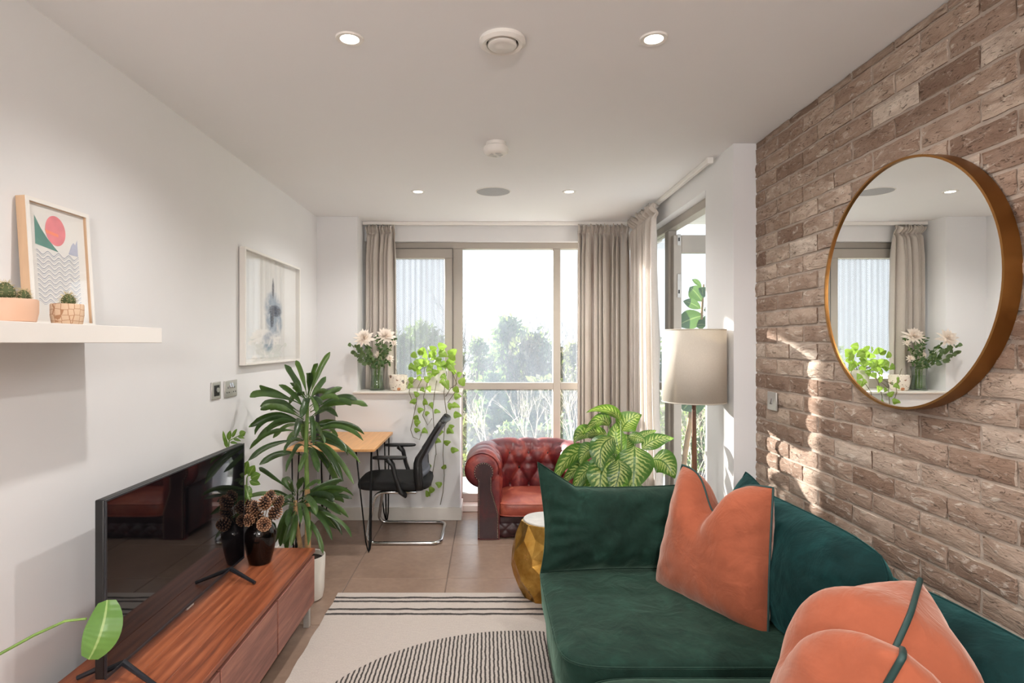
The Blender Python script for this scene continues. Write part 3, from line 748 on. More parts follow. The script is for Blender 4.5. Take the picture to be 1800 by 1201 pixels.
def pot_with_cacti(c, r, h, label, mat, cacti, seed):
    c = V(c); o = thing('potted_cactus', c, label, 'cactus')
    build('pot', MB().lathe(c, [(r*0.82, 0), (r*0.92, 0.004), (r, h*0.45), (r, h-0.003), (r-0.002, h), (r-0.005, h-0.001), (r-0.006, h-0.012)], 36, True, False), mat, o, smooth=True)
    build('soil', MB().lathe(c, [(0.001, h-0.010), (r-0.005, h-0.010)], 24, True, False), M['soil'], o)
    for k, (dx, dy, cr, ch) in enumerate(cacti):
        b = build('cactus_body', cactus_ball(c+V((dx, dy, h-0.011)), cr, ch, 11), M['cactus'], o, smooth=True, ang=80)
        build('spines', spines(c+V((dx, dy, h-0.011)), cr, ch, 11, seed+k), M['spine'], b, kind='stuff')
    return o
pot_with_cacti((-1.20, 1.475, 1.4505), 0.058, 0.060, 'plain peach pot with two spiny cacti on the shelf', M['pot_peach'], [(-0.005, -0.01, 0.021, 0.052), (0.012, 0.026, 0.015, 0.036)], 1)
def potpattern():
    t = NT('star_pattern_clay'); tc = t.n('ShaderNodeTexCoord'); vo = t.n('ShaderNodeTexVoronoi', feature='DISTANCE_TO_EDGE', i_Scale=62.0, i_Randomness=0.25); t.l(tc.outputs['Object'], vo.inputs['Vector'])
    f = t.math('LESS_THAN', vo.outputs['Distance'], 0.045)
    t.l(t.mix(f, lin((206, 178, 150)), lin((164, 122, 90))), t.b.inputs['Base Color']); t.set(Roughness=0.7); return t.m
M['pot_star'] = potpattern()
pot_with_cacti((-1.175, 1.640, 1.4505), 0.040, 0.058, 'small round cactus in a patterned clay pot', M['pot_star'], [(0, 0.004, 0.017, 0.040)], 5)

# ------------------------------------------------------------------ rug
def rugmat():
    t = NT('cream_rug_with_black_lines'); tc = t.n('ShaderNodeTexCoord'); mp = t.n('ShaderNodeMapping'); t.l(tc.outputs['UV'], mp.inputs[0])
    sp = t.n('ShaderNodeSeparateXYZ'); t.l(mp.outputs[0], sp.inputs[0])
    u, v = sp.outputs[0], sp.outputs[1]      # metres in the room
    wob = t.math('MULTIPLY', t.math('SUBTRACT', t.noise(t.coord((1, 1, 1), 'UV'), 9, 3), 0.5), 0.022)
    fuzz = t.math('MULTIPLY', t.math('SUBTRACT', t.noise(t.coord((1, 1, 1), 'UV'), 260, 2), 0.5), 0.012)
    vv = t.math('ADD', v, t.math('ADD', wob, fuzz)); tot = None
    for c_ in (3.202, 3.155, 3.064, 3.009):
        s_ = t.math('LESS_THAN', t.math('ABSOLUTE', t.math('SUBTRACT', vv, c_)), 0.0105)
        tot = s_ if tot is None else t.math('MAXIMUM', tot, s_)
    du = t.math('SUBTRACT', u, 0.15); dv = t.math('SUBTRACT', v, 1.92)
    rr = t.math('SQRT', t.math('ADD', t.math('MULTIPLY', du, du), t.math('MULTIPLY', dv, dv)))
    ins = t.math('LESS_THAN', rr, 0.915)
    ww = t.math('MULTIPLY', t.math('SUBTRACT', t.noise(t.coord((1, 1, 1), 'UV'), 30, 2), 0.5), 0.009)
    uu = t.math('ADD', t.math('ADD', u, ww), t.math('MULTIPLY', fuzz, 0.45))
    ln = t.math('LESS_THAN', t.math('ABSOLUTE', t.math('SUBTRACT', t.math('FRACT', t.math('DIVIDE', uu, 0.0185)), 0.5)), 0.21)
    msk = t.math('MAXIMUM', tot, t.math('MULTIPLY', ins, ln))
    nz = t.noise(t.coord((4, 40, 1), 'UV'), 6, 4); nb = t.noise(t.coord((1, 1, 1), 'UV'), 140, 3)
    cream = t.ramp(t.math('ADD', t.math('MULTIPLY', nz, 0.5), t.math('MULTIPLY', nb, 0.5)), [(0.3, (172, 162, 155)), (0.7, (194, 184, 176))])
    blk = t.ramp(nb, [(0.35, (26, 22, 22)), (0.75, (78, 70, 66))])
    t.l(t.mix(msk, cream, blk), t.b.inputs['Base Color']); t.set(Roughness=1.0, Specular_IOR_Level=0.1, Sheen_Weight=0.2)
    t.bump(t.math('ADD', nb, t.math('MULTIPLY', msk, 0.6)), 0.5, 0.004); return t.m
M['rug'] = rugmat()
mb = MB(); rx0, rx1, ry0, ry1, rz = -0.83, 1.05, 0.75, 3.265, 0.009
vs = []; uvs = []
ny = 40
for j in range(ny+1):
    y = ry0+(ry1-ry0)*j/ny; wv = 0.003*math.sin(j*1.7)
    for x in (rx0+wv, rx1): 
        for z in (0.0, rz): vs.append((x, y, z)); uvs.append((x, y))
fs = []
for j in range(ny):
    a = j*4; b = a+4
    fs += [(a+1, a+3, b+3, b+1), (a, b, b+2, a+2), (a, a+1, b+1, b), (a+2, b+2, b+3, a+3)]
fs += [(0, 2, 3, 1), (ny*4, ny*4+1, ny*4+3, ny*4+2)]
rug = build('rug', MB().add(vs, fs, uvs), M['rug'])
tag(rug, 'cream rug with black stripes and a lined half circle', 'rug')

# ------------------------------------------------------------------ TV bench
TZ, TXF, TXB, TY0, TY1 = 0.376, -0.86, -1.296, 1.375, 2.93
M['carcass'] = simple('gap_shade_carcass', (52, 30, 22), 0.6, var=0.2)  # dark colour puts shade into the gaps around the drawer fronts
tb = thing('tv_bench', ((TXF+TXB)/2, (TY0+TY1)/2, 0), 'long low reddish wood TV bench with three drawers', 'tv bench')
w_ = (TXF-TXB)/4
for k in range(4):
    build('top_board', MB().box(TXB+k*w_+0.0004, TXB+(k+1)*w_-0.0004, TY0, TY1, TZ-0.018, TZ), M['rosewood'], tb, bevel=0.0012)
build('carcass', MB().box(TXB, TXF-0.022, TY0+0.004, TY1-0.004, 0.112, TZ-0.018), M['carcass'], tb, bevel=0.002)
for k in range(3):
    a, b = 1.385+k*0.516, 1.385+(k+1)*0.516-0.011
    d = build('drawer_front', MB().box(TXF-0.022, TXF-0.002, a, b, 0.112, TZ-0.036), M['rosewood_front'], tb, bevel=0.002)
for y in (TY0+0.03, TY1-0.05):
    for x in (TXF-0.045, TXB+0.02): build('leg', MB().box(x, x+0.028, y, y+0.028, 0.0, 0.112), M['steel'], tb, bevel=0.002)
build('base_rail', MB().box(TXF-0.04, TXF-0.022, TY0+0.03, TY1-0.05, 0.10, 0.112), M['steel'], tb)

# ------------------------------------------------------------------ television
VXX = -1.11
tv = thing('television', (VXX-0.02, 2.19, TZ), 'black flat screen television on the reddish wood bench', 'television')
ya, yb, za, zb = 1.707, 2.68, 0.418, 0.942
build('back_shell', MB().box(VXX-0.034, VXX-0.006, ya, yb, za, zb), M['black'], tv, bevel=0.004)
build('rear_box', MB().box(VXX-0.062, VXX-0.034, ya+0.2, yb-0.2, za+0.03, za+0.3), M['black'], tv, bevel=0.01)
M['bezel'] = simple('dark_bezel', (40, 41, 46), 0.35, 0.3)
for a in ((ya, yb, zb-0.006, zb), (ya, yb, za, za+0.010), (ya, ya+0.006, za+0.010, zb-0.006), (yb-0.006, yb, za+0.010, zb-0.006)):
    build('bezel', MB().box(VXX-0.006, VXX, *a), M['bezel'], tv, bevel=0.001)
M['screen'] = NT('dark_glossy_screen').set(Base_Color=(0.004, 0.004, 0.005, 1), Roughness=0.03, Specular_IOR_Level=0.75).m
build('screen', MB().box(VXX-0.006, VXX-0.0015, ya+0.006, yb-0.006, za+0.010, zb-0.006), M['screen'], tv)
build('badge', MB().box(VXX-0.004, VXX+0.001, 2.165, 2.215, za-0.006, za), M['steel'], tv)
for yc, dy in ((1.80, 0.045), (2.545, -0.045)):
    build('foot', MB().tube([(VXX-0.02, yc, za+0.01), (VXX+0.125, yc-dy*0+(-0.06), TZ+0.007)], [0.010, 0.007], 8), M['bezel'], tv, smooth=True)
    build('foot', MB().tube([(VXX-0.02, yc, za+0.01), (VXX-0.135, yc-0.02, TZ+0.007)], [0.010, 0.007], 8), M['bezel'], tv, smooth=True)

# ------------------------------------------------------------------ pine cones in smoked vase
vc = V((-1.061, 2.735, TZ))
vs_ = thing('smoked_vase', vc, 'smoked dark glass vase of pine cones on the TV bench', 'vase')
prof = [(0.046, 0), (0.048, 0.004), (0.050, 0.012), (0.062, 0.06), (0.073, 0.12), (0.074, 0.145), (0.066, 0.172), (0.050, 0.186), (0.048, 0.190), (0.054, 0.197)]
build('body', MB().lathe(vc, prof, 40, True, False), M['smokeglass'], vs_, smooth=True, ang=80, solid=0.0035)
build('base', MB().lathe(vc, [(0.044, 0.003), (0.046, 0.012), (0.001, 0.013)], 32, True, True), M['smokeglass'], vs_, smooth=True)
def conemat():
    t = NT('pine_cone_scale'); tc = t.n('ShaderNodeTexCoord'); sp = t.n('ShaderNodeSeparateXYZ'); t.l(tc.outputs['UV'], sp.inputs[0])
    t.l(t.ramp(sp.outputs[1], [(0.0, (30, 18, 13)), (0.55, (74, 45, 30)), (0.85, (140, 92, 60)), (1.0, (214, 180, 146))]), t.b.inputs['Base Color']); t.set(Roughness=0.7); return t.m
M['cone'] = conemat()
def cone_mb(r, h):
    mb = MB(); n = 62
    mb.lathe((0, 0, 0), [(0.001, 0), (r*0.45, h*0.2), (r*0.4, h*0.6), (0.001, h*0.95)], 8, False, False)
    for i in range(n):
        f = i/n; a = i*2.39996; z = h*(0.03+0.92*f); rr = r*(math.sin(PI*(0.16+0.80*f)))**0.8
        o = V((math.cos(a), math.sin(a), 0)); t_ = V((-math.sin(a), math.cos(a), 0)); up = V((0, 0, 1)); w = r*0.30*(1-0.4*f)
        p0 = o*rr*0.35 + up*(z-0.1*h*0); tip = o*rr + up*(z+h*0.07*(0.4+f))
        mb.add([p0-t_*w*0.3, p0+t_*w*0.3, tip+t_*w*0.8-up*h*0.02, tip-t_*w*0.8-up*h*0.02, tip+o*r*0.05+up*h*0.035+t_*w*0.35, tip+o*r*0.05+up*h*0.035-t_*w*0.35, p0+up*h*0.05],
               [(0, 1, 2, 3), (3, 2, 4, 5), (6, 5, 4), (6, 4, 2, 1), (0, 3, 5, 6)], [(0, 0), (1, 0), (1, .75), (0, .75), (1, 1), (0, 1), (.5, .2)])
    return mb
cm = mesh_of('pine_cone', cone_mb(0.029, 0.062), M['cone'], V((0, 0, 0)), False)
M['pick'] = simple('cone_stick', (120, 86, 56), 0.8)
cones = [(437, 888, 2.74), (449, 893, 2.69), (465, 886, 2.66), (475, 874, 2.72), (489, 882, 2.73), (483, 903, 2.72), (437, 915, 2.66), (464, 922, 2.645), (428, 903, 2.72), (426, 924, 2.74), (452, 908, 2.74)]
CL = ['dark pine cone by the television edge, upper of the cluster', 'brown pine cone between the television edge and the golden cone', 'golden brown upright pine cone in the middle of the cluster', 'topmost pine cone of the cluster',
      'pine cone beside the topmost one, towards the dracaena', 'pine cone under the topmost one, towards the dracaena', 'open pine cone resting low at the vase neck by the television', 'round pine cone hanging over the vase rim, scales facing outward', 'pine cone half hidden by the television edge, middle height', 'lowest pine cone half hidden by the television edge', 'pine cone deep in the middle behind the rim cones']
rr = random.Random(4)
for k, (x, y, Y) in enumerate(cones):
    Y += 0.035; c = P(x, y, Y); base = vc + V((rr.uniform(-.018, .018), rr.uniform(-.018, .018), 0.02)); d = (c-(vc+V((0, 0, 0.17)))).normalized()
    if k in (7, 6): d = (d + V((0.2, -0.9, 0.1))).normalized()
    if k in (1, 2, 3, 5): d = (d + V((0.1, -0.3, 0.5))).normalized()
    o = thing('pine_cone', c - d*0.028, CL[k], 'pine cone', 'pine cones in the smoked vase')
    co = bpy.data.objects.new('cone', cm); COL.objects.link(co); co.parent = o
    co.rotation_euler = d.to_track_quat('Z', 'Y').to_euler(); s_ = rr.uniform(0.88, 1.12); co.scale = (s_, s_, s_)
    nk = vc + V(((c-vc).x*0.3, (c-vc).y*0.3, 0.18))
    build('stick', MB().tube([base, nk, c-d*0.02], 0.0018, 5), M['pick'], o)

# ------------------------------------------------------------------ generic plants
UP = V((0, 0, 1))
def strap(t): return (0.17 if t < 0.16 else 0.17+0.83*min(1, (t-0.16)/0.26)**0.8) * (1 if t < 0.86 else max(0.15, 1-((t-0.86)/0.15)**1.6))
def ovate(t): return max(0.02, (math.sin(PI*min(1, t**0.75)))**0.8)
def heart(t): return max(0.03, (1-t)**0.65 * min(1, 0.55+t*3.2) * 1.05)
def lance(t): return max(0.02, math.sin(PI*t**0.85)**0.9)
def facing(p0, p2, k=1.0):
    """side direction that turns a leaf's face towards the room"""
    T = (V(p2)-V(p0)).normalized(); view = (V(p0) - V((0, 0, EYE))).normalized()
    s_ = T.cross(view); return s_ if s_.length > 1e-4 else V((1, 0, 0))

# dracaena behind the bench
DY = 3.22
dc = V(((541-VX)*DY/F, DY, 0))
dp = thing('dracaena', dc, 'tall dark green dracaena with drooping strap leaves in a white pot', 'plant')
build('pot', MB().lathe(dc, [(0.070, 0), (0.080, 0.006), (0.088, 0.05), (0.094, 0.235), (0.092, 0.238), (0.086, 0.236), (0.084, 0.21)], 40, True, False), M['pot_white'], dp, smooth=True)
build('soil', MB().lathe(dc, [(0.001, 0.212), (0.085, 0.212)], 24, True, False), M['soil'], dp)
build('cane', MB().tube([dc+V((0.0, 0, 0.2)), P(541, 905, DY), P(540, 860, DY)], [0.017, 0.016, 0.014], 10), M['cane'], dp, smooth=True)
build('cane', MB().tube([dc+V((-0.03, 0.01, 0.2)), P(520, 915, DY+0.02), P(519, 880, DY+0.02)], [0.013, 0.012, 0.010], 10), M['cane'], dp, smooth=True)
build('stem', MB().tube([P(540, 862, DY), P(538, 790, DY), P(541, 700, DY)], [0.013, 0.012, 0.008], 8), M['stem'], dp, smooth=True)
top = [(580,619,541,705,.05),(520,634,540,700,-.05),(500,641,538,705,.05),(542,656,541,695,-.1),(573,662,542,705,.1),(456,679,536,715,.0),(490,677,535,722,-.08),(515,673,538,705,.08),
 (457,715,535,730,.1),(458,721,534,738,-.08),(441,750,534,745,-.12),(439,790,533,760,.05),(436,810,532,775,-.12),(602,681,544,715,.1),(628,703,545,725,.0),(617,713,545,735,-.1),(596,702,544,722,-.14),
 (594,733,544,745,-.16),(614,757,544,755,.1),(640,764,544,760,.05),(638,775,543,768,-.1),(611,801,543,770,-.12),(633,815,543,772,.0),(622,851,542,775,-.08),(603,846,541,785,-.14),(551,783,541,735,-.2),
 (500,798,534,775,-.18),(503,830,535,785,-.2),(456,817,530,800,-.1),(570,780,542,745,-.2),(520,770,536,745,-.2),(480,770,535,750,.16),(590,775,543,755,.16),(560,830,540,790,-.18),(470,760,535,742,-.16),(604,790,541,760,.14),
 (530,735,540,700,-.14),(556,725,541,695,-.14),(508,712,538,705,.14),(583,700,542,705,.15),(525,830,538,795,-.1),(575,825,541,790,.1)]
low = [(621,872,525,885,-.1),(604,846,525,880,.05),(604,884,526,890,.05),(600,905,526,893,-.12),(591,930,527,897,-.1),(601,941,527,895,.0),(584,950,527,898,-.15),(568,973,524,898,-.12),(541,959,524,900,-.2),(512,960,521,900,-.15),
 (498,957,519,900,-.05),(430,874,516,880,-.06),(464,872,518,878,.05),(502,876,519,885,-.18),(484,954,518,895,.06),(543,932,524,888,-.22),(497,840,519,872,.0),(455,822,517,868,-.1),(533,838,522,868,-.05),(514,845,520,870,-.1),
 (563,850,525,872,-.08),(470,915,517,888,.1),(556,905,525,885,-.2),(505,925,519,890,-.2),(580,870,525,880,.14),(488,895,518,884,-.14),(550,870,524,872,.12),(528,920,521,890,-.24)]
rr = random.Random(21)
def dleaf(tx_, ty_, bx_, by_, dd, wsc):
    Yt = DY+dd*1.15
    if tx_ < VX: Yt = min(Yt, (XL+0.05)*F/(tx_-VX))
    p0 = P(bx_, by_, DY); p2 = P(tx_, ty_, Yt); L = (p2-p0).length
    lift = rr.uniform(0.18, 0.36)*L if ty_ > by_-25 else 0.05*L
    p1 = (p0+p2)*0.5 + UP*(lift+0.02) + (p2-p0)*rr.uniform(-0.10, 0.32) + V((rr.uniform(-.02, .02), rr.uniform(-.03, .03), 0))
    sd = facing(p0, p2); sd = (sd + UP.cross((p2-p0).normalized())*rr.uniform(-0.9, 0.9)).normalized()
    mb = MB().blade(p0, p1, p2, rr.uniform(0.025, 0.038)*wsc, strap, sd, fold=rr.uniform(0.5, 1.4)*rr.choice((1, 1, -1)), n=14, m=1, wave=0.22)
    return build('leaf', mb, M['dracaena'], dp, smooth=True, ang=180)
for k in range(16):
    a, b, c_, d_, e = rr.choice(top); top.append((a+rr.uniform(-22, 22), b+rr.uniform(-14, 22), c_, d_+rr.uniform(-8, 8), -e+rr.uniform(-.06, .06)))
for k in range(12):
    a, b, c_, d_, e = rr.choice(low); low.append((a+rr.uniform(-18, 18), b+rr.uniform(-12, 14), c_, d_+rr.uniform(-6, 6), -e+rr.uniform(-.06, .06)))
for l_ in top: dleaf(*l_, 1.0)
for l_ in low: dleaf(*l_, 0.9)

# ZZ plant behind the television
zc = V((-1.225, 2.74, TZ))
zp = thing('zz_plant', zc, 'leafy green plant half hidden behind the television', 'plant')
build('pot', MB().lathe(zc, [(0.045, 0), (0.055, 0.09), (0.052, 0.092), (0.050, 0.08), (0.001, 0.08)], 28, True, True), M['pot_white'], zp, smooth=True)
stems = [([(zc+V((0, 0, 0.08))), P(400, 800, 2.78), P(403, 775, 2.78), P(424, 764, 2.76)], [(398,784,392,757,.014),(402,775,405,757,.02),(408,770,417,754,.014),(421,766,432,760,.028),(410,772,424,776,.012),(404,778,418,780,.012),(418,768,430,771,.012),(399,788,396,768,.016)]),
         ([(zc+V((0.02, -0.01, 0.08))), P(432, 880, 2.76), P(434, 840, 2.76), P(444, 822, 2.76)], [(428,838,436,810,.034),(437,838,448,818,.036),(440,842,458,834,.04),(430,852,440,880,.044),(432,862,424,884,.04),(426,850,416,838,.030),(438,846,458,852,.028),(430,872,444,872,.03)])]
for pts, lv in stems:
    build('stem', MB().tube(pts, [0.005, 0.004, 0.003, 0.002], 6), M['stem'], zp, smooth=True)
    for x0, y0, x1, y1, w in lv:
        p0, p2 = P(x0, y0, 2.765), P(x1, y1, 2.745); p0 = p0 + (p2-p0)*0.02
        build('leaf', MB().blade(p0, (p0+p2)*0.5+V((0, -0.008, 0.006)), p2, w*1.1, ovate, facing(p0, p2), 0.2, 7, 2), M['zz'], zp, smooth=True, ang=180)

# climbing plant that reaches in over the bench
pc = V((-1.16, 0.98, 0.0))
hp = thing('climbing_plant', pc, 'big heart-shaped green leaf on a long thin stalk beside the television', 'plant')
build('pot', MB().lathe(pc, [(0.09, 0), (0.11, 0.22), (0.106, 0.222), (0.10, 0.20), (0.001, 0.20)], 28, True, True), M['pot_white'], hp, smooth=True)
st = [pc+V((0.0, 0, 0.20)), V((-1.17, 1.06, 0.55)), P(-60, 1180, 1.12), P(0, 1150, 1.13), P(60, 1117, 1.14), P(115, 1092, 1.15), P(152, 1088, 1.15)]
build('stalk', MB().tube(st, [0.005, 0.004, 0.0035, 0.003, 0.003, 0.0026, 0.0022], 7), M['stem'], hp, smooth=True)
p0, p2 = P(168, 1068, 1.17), P(158, 1160, 1.13)
build('leaf', MB().blade(P(188, 1055, 1.18), P(184, 1112, 1.12), P(156, 1160, 1.14), 0.066, lambda t: max(.1, math.sin(PI*(0.08+0.84*t))**0.55), V((1, 0.25, -0.1)), 0.3, 10, 3), M['climber'], hp, smooth=True, ang=180)
st2 = [pc+V((0, 0, .2)), V((-1.24, 0.96, 0.7)), V((-1.22, 0.9, 0.95))]
build('stalk', MB().tube(st2, 0.003, 6), M['stem'], hp)
build('leaf', MB().blade(V((-1.22, 0.9, 0.95)), V((-1.2, 0.86, 1.0)), V((-1.16, 0.80, 0.93)), 0.1, heart, V((0.7, 0.7, 0)), 0.2, 8, 2), M['climber'], hp, smooth=True, ang=180)

# ------------------------------------------------------------------ desk, monitor, chair
dk = thing('desk', (-1.045, 4.245, 0), 'beech topped desk with black hairpin legs against the wall', 'desk')
DX0, DX1, DY0, DY1, DZ = -1.335, -0.745, 3.86, 4.62, 0.70
build('desktop', MB().box(DX0, DX1, DY0, DY1, DZ-0.018, DZ), M['beech'], dk, bevel=0.002)
def hairpin(x, y, sx, sy):
    for k, (ax, ay) in enumerate(((0, 0), (0.085*sx, 0), (0, 0.085*sy))): pass
    ftp = V((x, y, 0.006)); a = V((x-0.02*sx, y, DZ-0.02)); b = V((x+0.085*sx, y, DZ-0.02)); c_ = V((x, y+0.085*sy, DZ-0.02))
    def bend(p, q, off): return [p, p+(ftp+off-p)*0.5, p+(ftp+off-p)*0.92, ftp+off*0.6+V((0, 0, 0.012)), ftp, ]
    o1, o2, o3 = V((-0.014*sx, 0, 0.02)), V((0.014*sx, 0, 0.02)), V((0, 0.012*sy, 0.02))
    l1 = bend(a, ftp, o1); l2 = bend(b, ftp, o2)[::-1]
    leg = build('leg', MB().tube(l1+l2[1:], 0.005, 8), M['blackmetal'], dk, smooth=True, ang=180)
    build('rod', MB().tube([c_, c_+(ftp+o3-c_)*0.5, ftp+o3, ftp+V((0, 0, 0.006))], 0.005, 8), M['blackmetal'], leg, smooth=True, ang=180)
    build('plate', MB().box(min(x-0.03*sx, x+0.1*sx), max(x-0.03*sx, x+0.1*sx), min(y-.02*sy, y+.1*sy), max(y-.02*sy, y+.1*sy), DZ-0.022, DZ-0.018), M['blackmetal'], leg)
hairpin(-0.79, 3.90, -1, 1); hairpin(-0.79, 4.58, -1, -1); hairpin(-1.28, 3.90, 1, 1); hairpin(-1.28, 4.58, 1, -1)

mo = thing('monitor', (-1.17, 4.2, DZ), 'dark flat monitor standing on the desk, seen nearly edge-on', 'monitor')
build('panel', MB().box(-1.170, -1.145, 3.98, 4.42, DZ+0.05, DZ+0.37), M['bezel'], mo, bevel=0.004)
build('screen', MB().box(-1.145, -1.1435, 3.99, 4.41, DZ+0.065, DZ+0.36), M['screen'], mo)
build('neck', MB().box(-1.19, -1.17, 4.17, 4.23, DZ+0.006, DZ+0.18), M['black'], mo, bevel=0.003)
build('foot', MB().box(-1.24, -1.09, 4.10, 4.30, DZ, DZ+0.008), M['black'], mo, bevel=0.003)

ch = thing('office_chair', (-0.60, 4.30, 0), 'black mesh-backed office chair on a chrome cantilever base', 'chair')
Yn, Yf = 4.06, 4.54
def rounded(pts, r=0.05, n=5):
    pts = [V(p) for p in pts]; out = [pts[0]]
    for i in range(1, len(pts)-1):
        a, b, c_ = pts[i-1], pts[i], pts[i+1]; d1 = (a-b).normalized(); d2 = (c_-b).normalized(); rr_ = min(r, (a-b).length/2.2, (c_-b).length/2.2)
        s_, e = b+d1*rr_, b+d2*rr_
        for k in range(n+1):
            t = k/n; out.append(s_*(1-t)**2 + b*2*t*(1-t) + e*t*t)
    return out + [pts[-1]]
fx0, fx1 = -0.845, -0.325; zt = 0.013
base_pts = [(-0.50, Yn+0.06, 0.352), (-0.79, Yn+0.06, 0.352), (fx0, Yn, zt), (fx1, Yn, zt), (fx1, Yf, zt), (fx0, Yf, zt), (-0.79, Yf-0.06, 0.352), (-0.50, Yf-0.06, 0.352)]
build('base_tube', MB().tube(rounded(base_pts, 0.075, 7), 0.0125, 12), M['chrome'], ch, smooth=True, ang=180)
def softbox(x0, x1, y0, y1, z0, z1, e=4.0, nu=28, nv=14, crown=0.0, dent=None):
    """rounded upholstered block"""
    cx, cy, cz = (x0+x1)/2, (y0+y1)/2, (z0+z1)/2; hx, hy, hz = (x1-x0)/2, (y1-y0)/2, (z1-z0)/2
    def sp(c_, p): return math.copysign(abs(c_)**p, c_)
    nv += nv % 2
    def fn(u, v):
        a = 2*PI*u; w = abs(2*v-1); cb = 1-w**2.2 if w < 1 else 0.0
        cb = max(cb, 0.0005); sb = math.copysign((1-min(1, cb)**e)**(1/e), 2*v-1) if w > 1e-6 else 0.0
        x = hx*cb*sp(math.cos(a), 2/e); y = hy*cb*sp(math.sin(a), 2/e); z = hz*sb
        if crown and z > 0: z += crown*(1-(x/hx)**2)*(1-(y/hy)**2)
        return V((cx+x, cy+y, cz+z))
    return MB().grid(fn, nu, nv, cu=True)
build('seat', softbox(-0.925, -0.405, 4.07, 4.53, 0.362, 0.432, 5, 40, 14, 0.012), M['mesh'], ch, smooth=True, ang=180)
# backrest: curved frame seen from the side with mesh between
def bk(v, y): # v 0..1 up
    pts = [(-0.475, 0.375), (-0.487, 0.50), (-0.488, 0.58), (-0.44, 0.66), (-0.385, 0.76), (-0.325, 0.845)]
    t = v*(len(pts)-1); i = min(int(t), len(pts)-2); f = t-i
    a, b = pts[i], pts[i+1]; x = a[0]+(b[0]-a[0])*f; z = a[1]+(b[1]-a[1])*f
    bow = 0.045*(1-((y-4.30)/0.22)**2)
    return V((x+bow, y, z))
for y in (4.085, 4.515):
    build('back_post', MB().tube([bk(k/14, y) for k in range(15)], [0.028, 0.031, 0.033, 0.033, 0.032, 0.030, 0.028, 0.025, 0.023, 0.021, 0.020, 0.018, 0.017, 0.016, 0.014], 10, flat=1.0), M['black'], ch, smooth=True, ang=180)
build('back_mesh', MB().grid(lambda u, v: bk(0.12+0.87*v, 4.085+0.43*u), 12, 16), M['greymesh'], ch, smooth=True, ang=180, solid=0.006)
build('top_rail', MB().tube([bk(1.0, 4.085+0.43*k/10) for k in range(11)], 0.013, 10), M['black'], ch, smooth=True, ang=180)
build('lumbar_bar', MB().tube([bk(0.16, 4.085+0.43*k/10) for k in range(11)], 0.020, 10), M['greymesh'], ch, smooth=True, ang=180)
for y, sg in ((4.045, -1), (4.555, 1)):
    ap_ = build('armrest', softbox(-0.80, -0.555, y-0.028, y+0.028, 0.596, 0.620, 4, 28, 8), M['black'], ch, smooth=True, ang=180)
    build('arm_post', MB().tube([(-0.69, y, 0.600), (-0.655, y, 0.56), (-0.635, y, 0.47), (-0.60, y, 0.37), (-0.57, y+0.02*-sg, 0.345)], [0.046, 0.032, 0.028, 0.032, 0.034], 10, flat=0.5), M['black'], ap_, smooth=True, ang=180)

# ------------------------------------------------------------------ Chesterfield armchair
AX_, AYF = 0.327, 4.16
acx, acy = AX_, AYF+0.36
ac = thing('chesterfield_armchair', (acx, acy, 0), 'oxblood leather button-tufted club armchair in front of the window', 'armchair')
inner, front, backy, RAD = 0.245, -0.345, 0.135, 0.13
path = []
def addseg(a, b, n):
    for k in range(n): path.append((a[0]+(b[0]-a[0])*k/n, a[1]+(b[1]-a[1])*k/n))
addseg((-inner, front), (-inner, backy-RAD), 30)
for k in range(24): a = PI - k/24*PI/2; path.append((-inner+RAD+RAD*math.cos(a), backy-RAD+RAD*math.sin(a)))
addseg((-inner+RAD, backy), (inner-RAD, backy), 36)
for k in range(24): a = PI/2 - k/24*PI/2; path.append((inner-RAD+RAD*math.cos(a), backy-RAD+RAD*math.sin(a)))
addseg((inner, backy-RAD), (inner, front), 30); path.append((inner, front))
cum = [0]
for k in range(1, len(path)): cum.append(cum[-1]+math.dist(path[k], path[k-1]))
TOT = cum[-1]
prof2 = [(0.0, 0.20+0.235*k/14) for k in range(14)]
rc, rz_, rrr = 0.122, 0.492, 0.124
for k in range(30):
    a = math.radians(205 - 305*k/29); prof2.append((rc+rrr*math.cos(a)*(1.0), rz_+rrr*math.sin(a)))
prof2 += [(0.152, 0.36), (0.152, 0.20), (0.152, 0.03)]
pq = [0]
for k in range(1, len(prof2)): pq.append(pq[-1]+math.dist(prof2[k], prof2[k-1]))
Pp, Qq, Q0 = 0.150, 0.25, 0.085
mid = TOT/2
def tuft(p, q):
    if q > 0.56: return 0.0
    a = (p-mid)/Pp + (q-Q0)/Qq; b = (p-mid)/Pp - (q-Q0)/Qq
    if q > Q0+0.30:
        pl = abs(math.sin(PI*((p-mid)/Pp + 0.5)))**0.45; f = max(0, min(1, (0.56-q)/0.10)); return 0.022*pl*f
    d = 0.028*(abs(math.sin(PI*a)*math.sin(PI*b)))**0.32
    ra = abs(a-round(a)); rb = abs(b-round(b)); d -= 0.018*math.exp(-((ra*ra+rb*rb)/0.012))
    return d
mb = MB(); nP, nQ = len(path), len(prof2)
vs = []
for i, (x, y) in enumerate(path):
    a = path[max(0, i-1)]; b = path[min(nP-1, i+1)]; t = V((b[0]-a[0], b[1]-a[1], 0)).normalized(); out = V((-t.y, t.x, 0))
    edge = min(1, min(cum[i], TOT-cum[i])/0.04)
    for j, (o_, z) in enumerate(prof2):
        k0, k1 = max(0, j-1), min(nQ-1, j+1); tg = V((prof2[k1][0]-prof2[k0][0], prof2[k1][1]-prof2[k0][1])).normalized(); nx, nz = -tg.y, tg.x
        d = tuft(cum[i], pq[j])*edge
        vs.append(V((acx+x, acy+y, z)) + out*(o_+nx*d) + UP*nz*d)
fs = [(i*nQ+j, i*nQ+j+1, (i+1)*nQ+j+1, (i+1)*nQ+j) for i in range(nP-1) for j in range(nQ-1)]
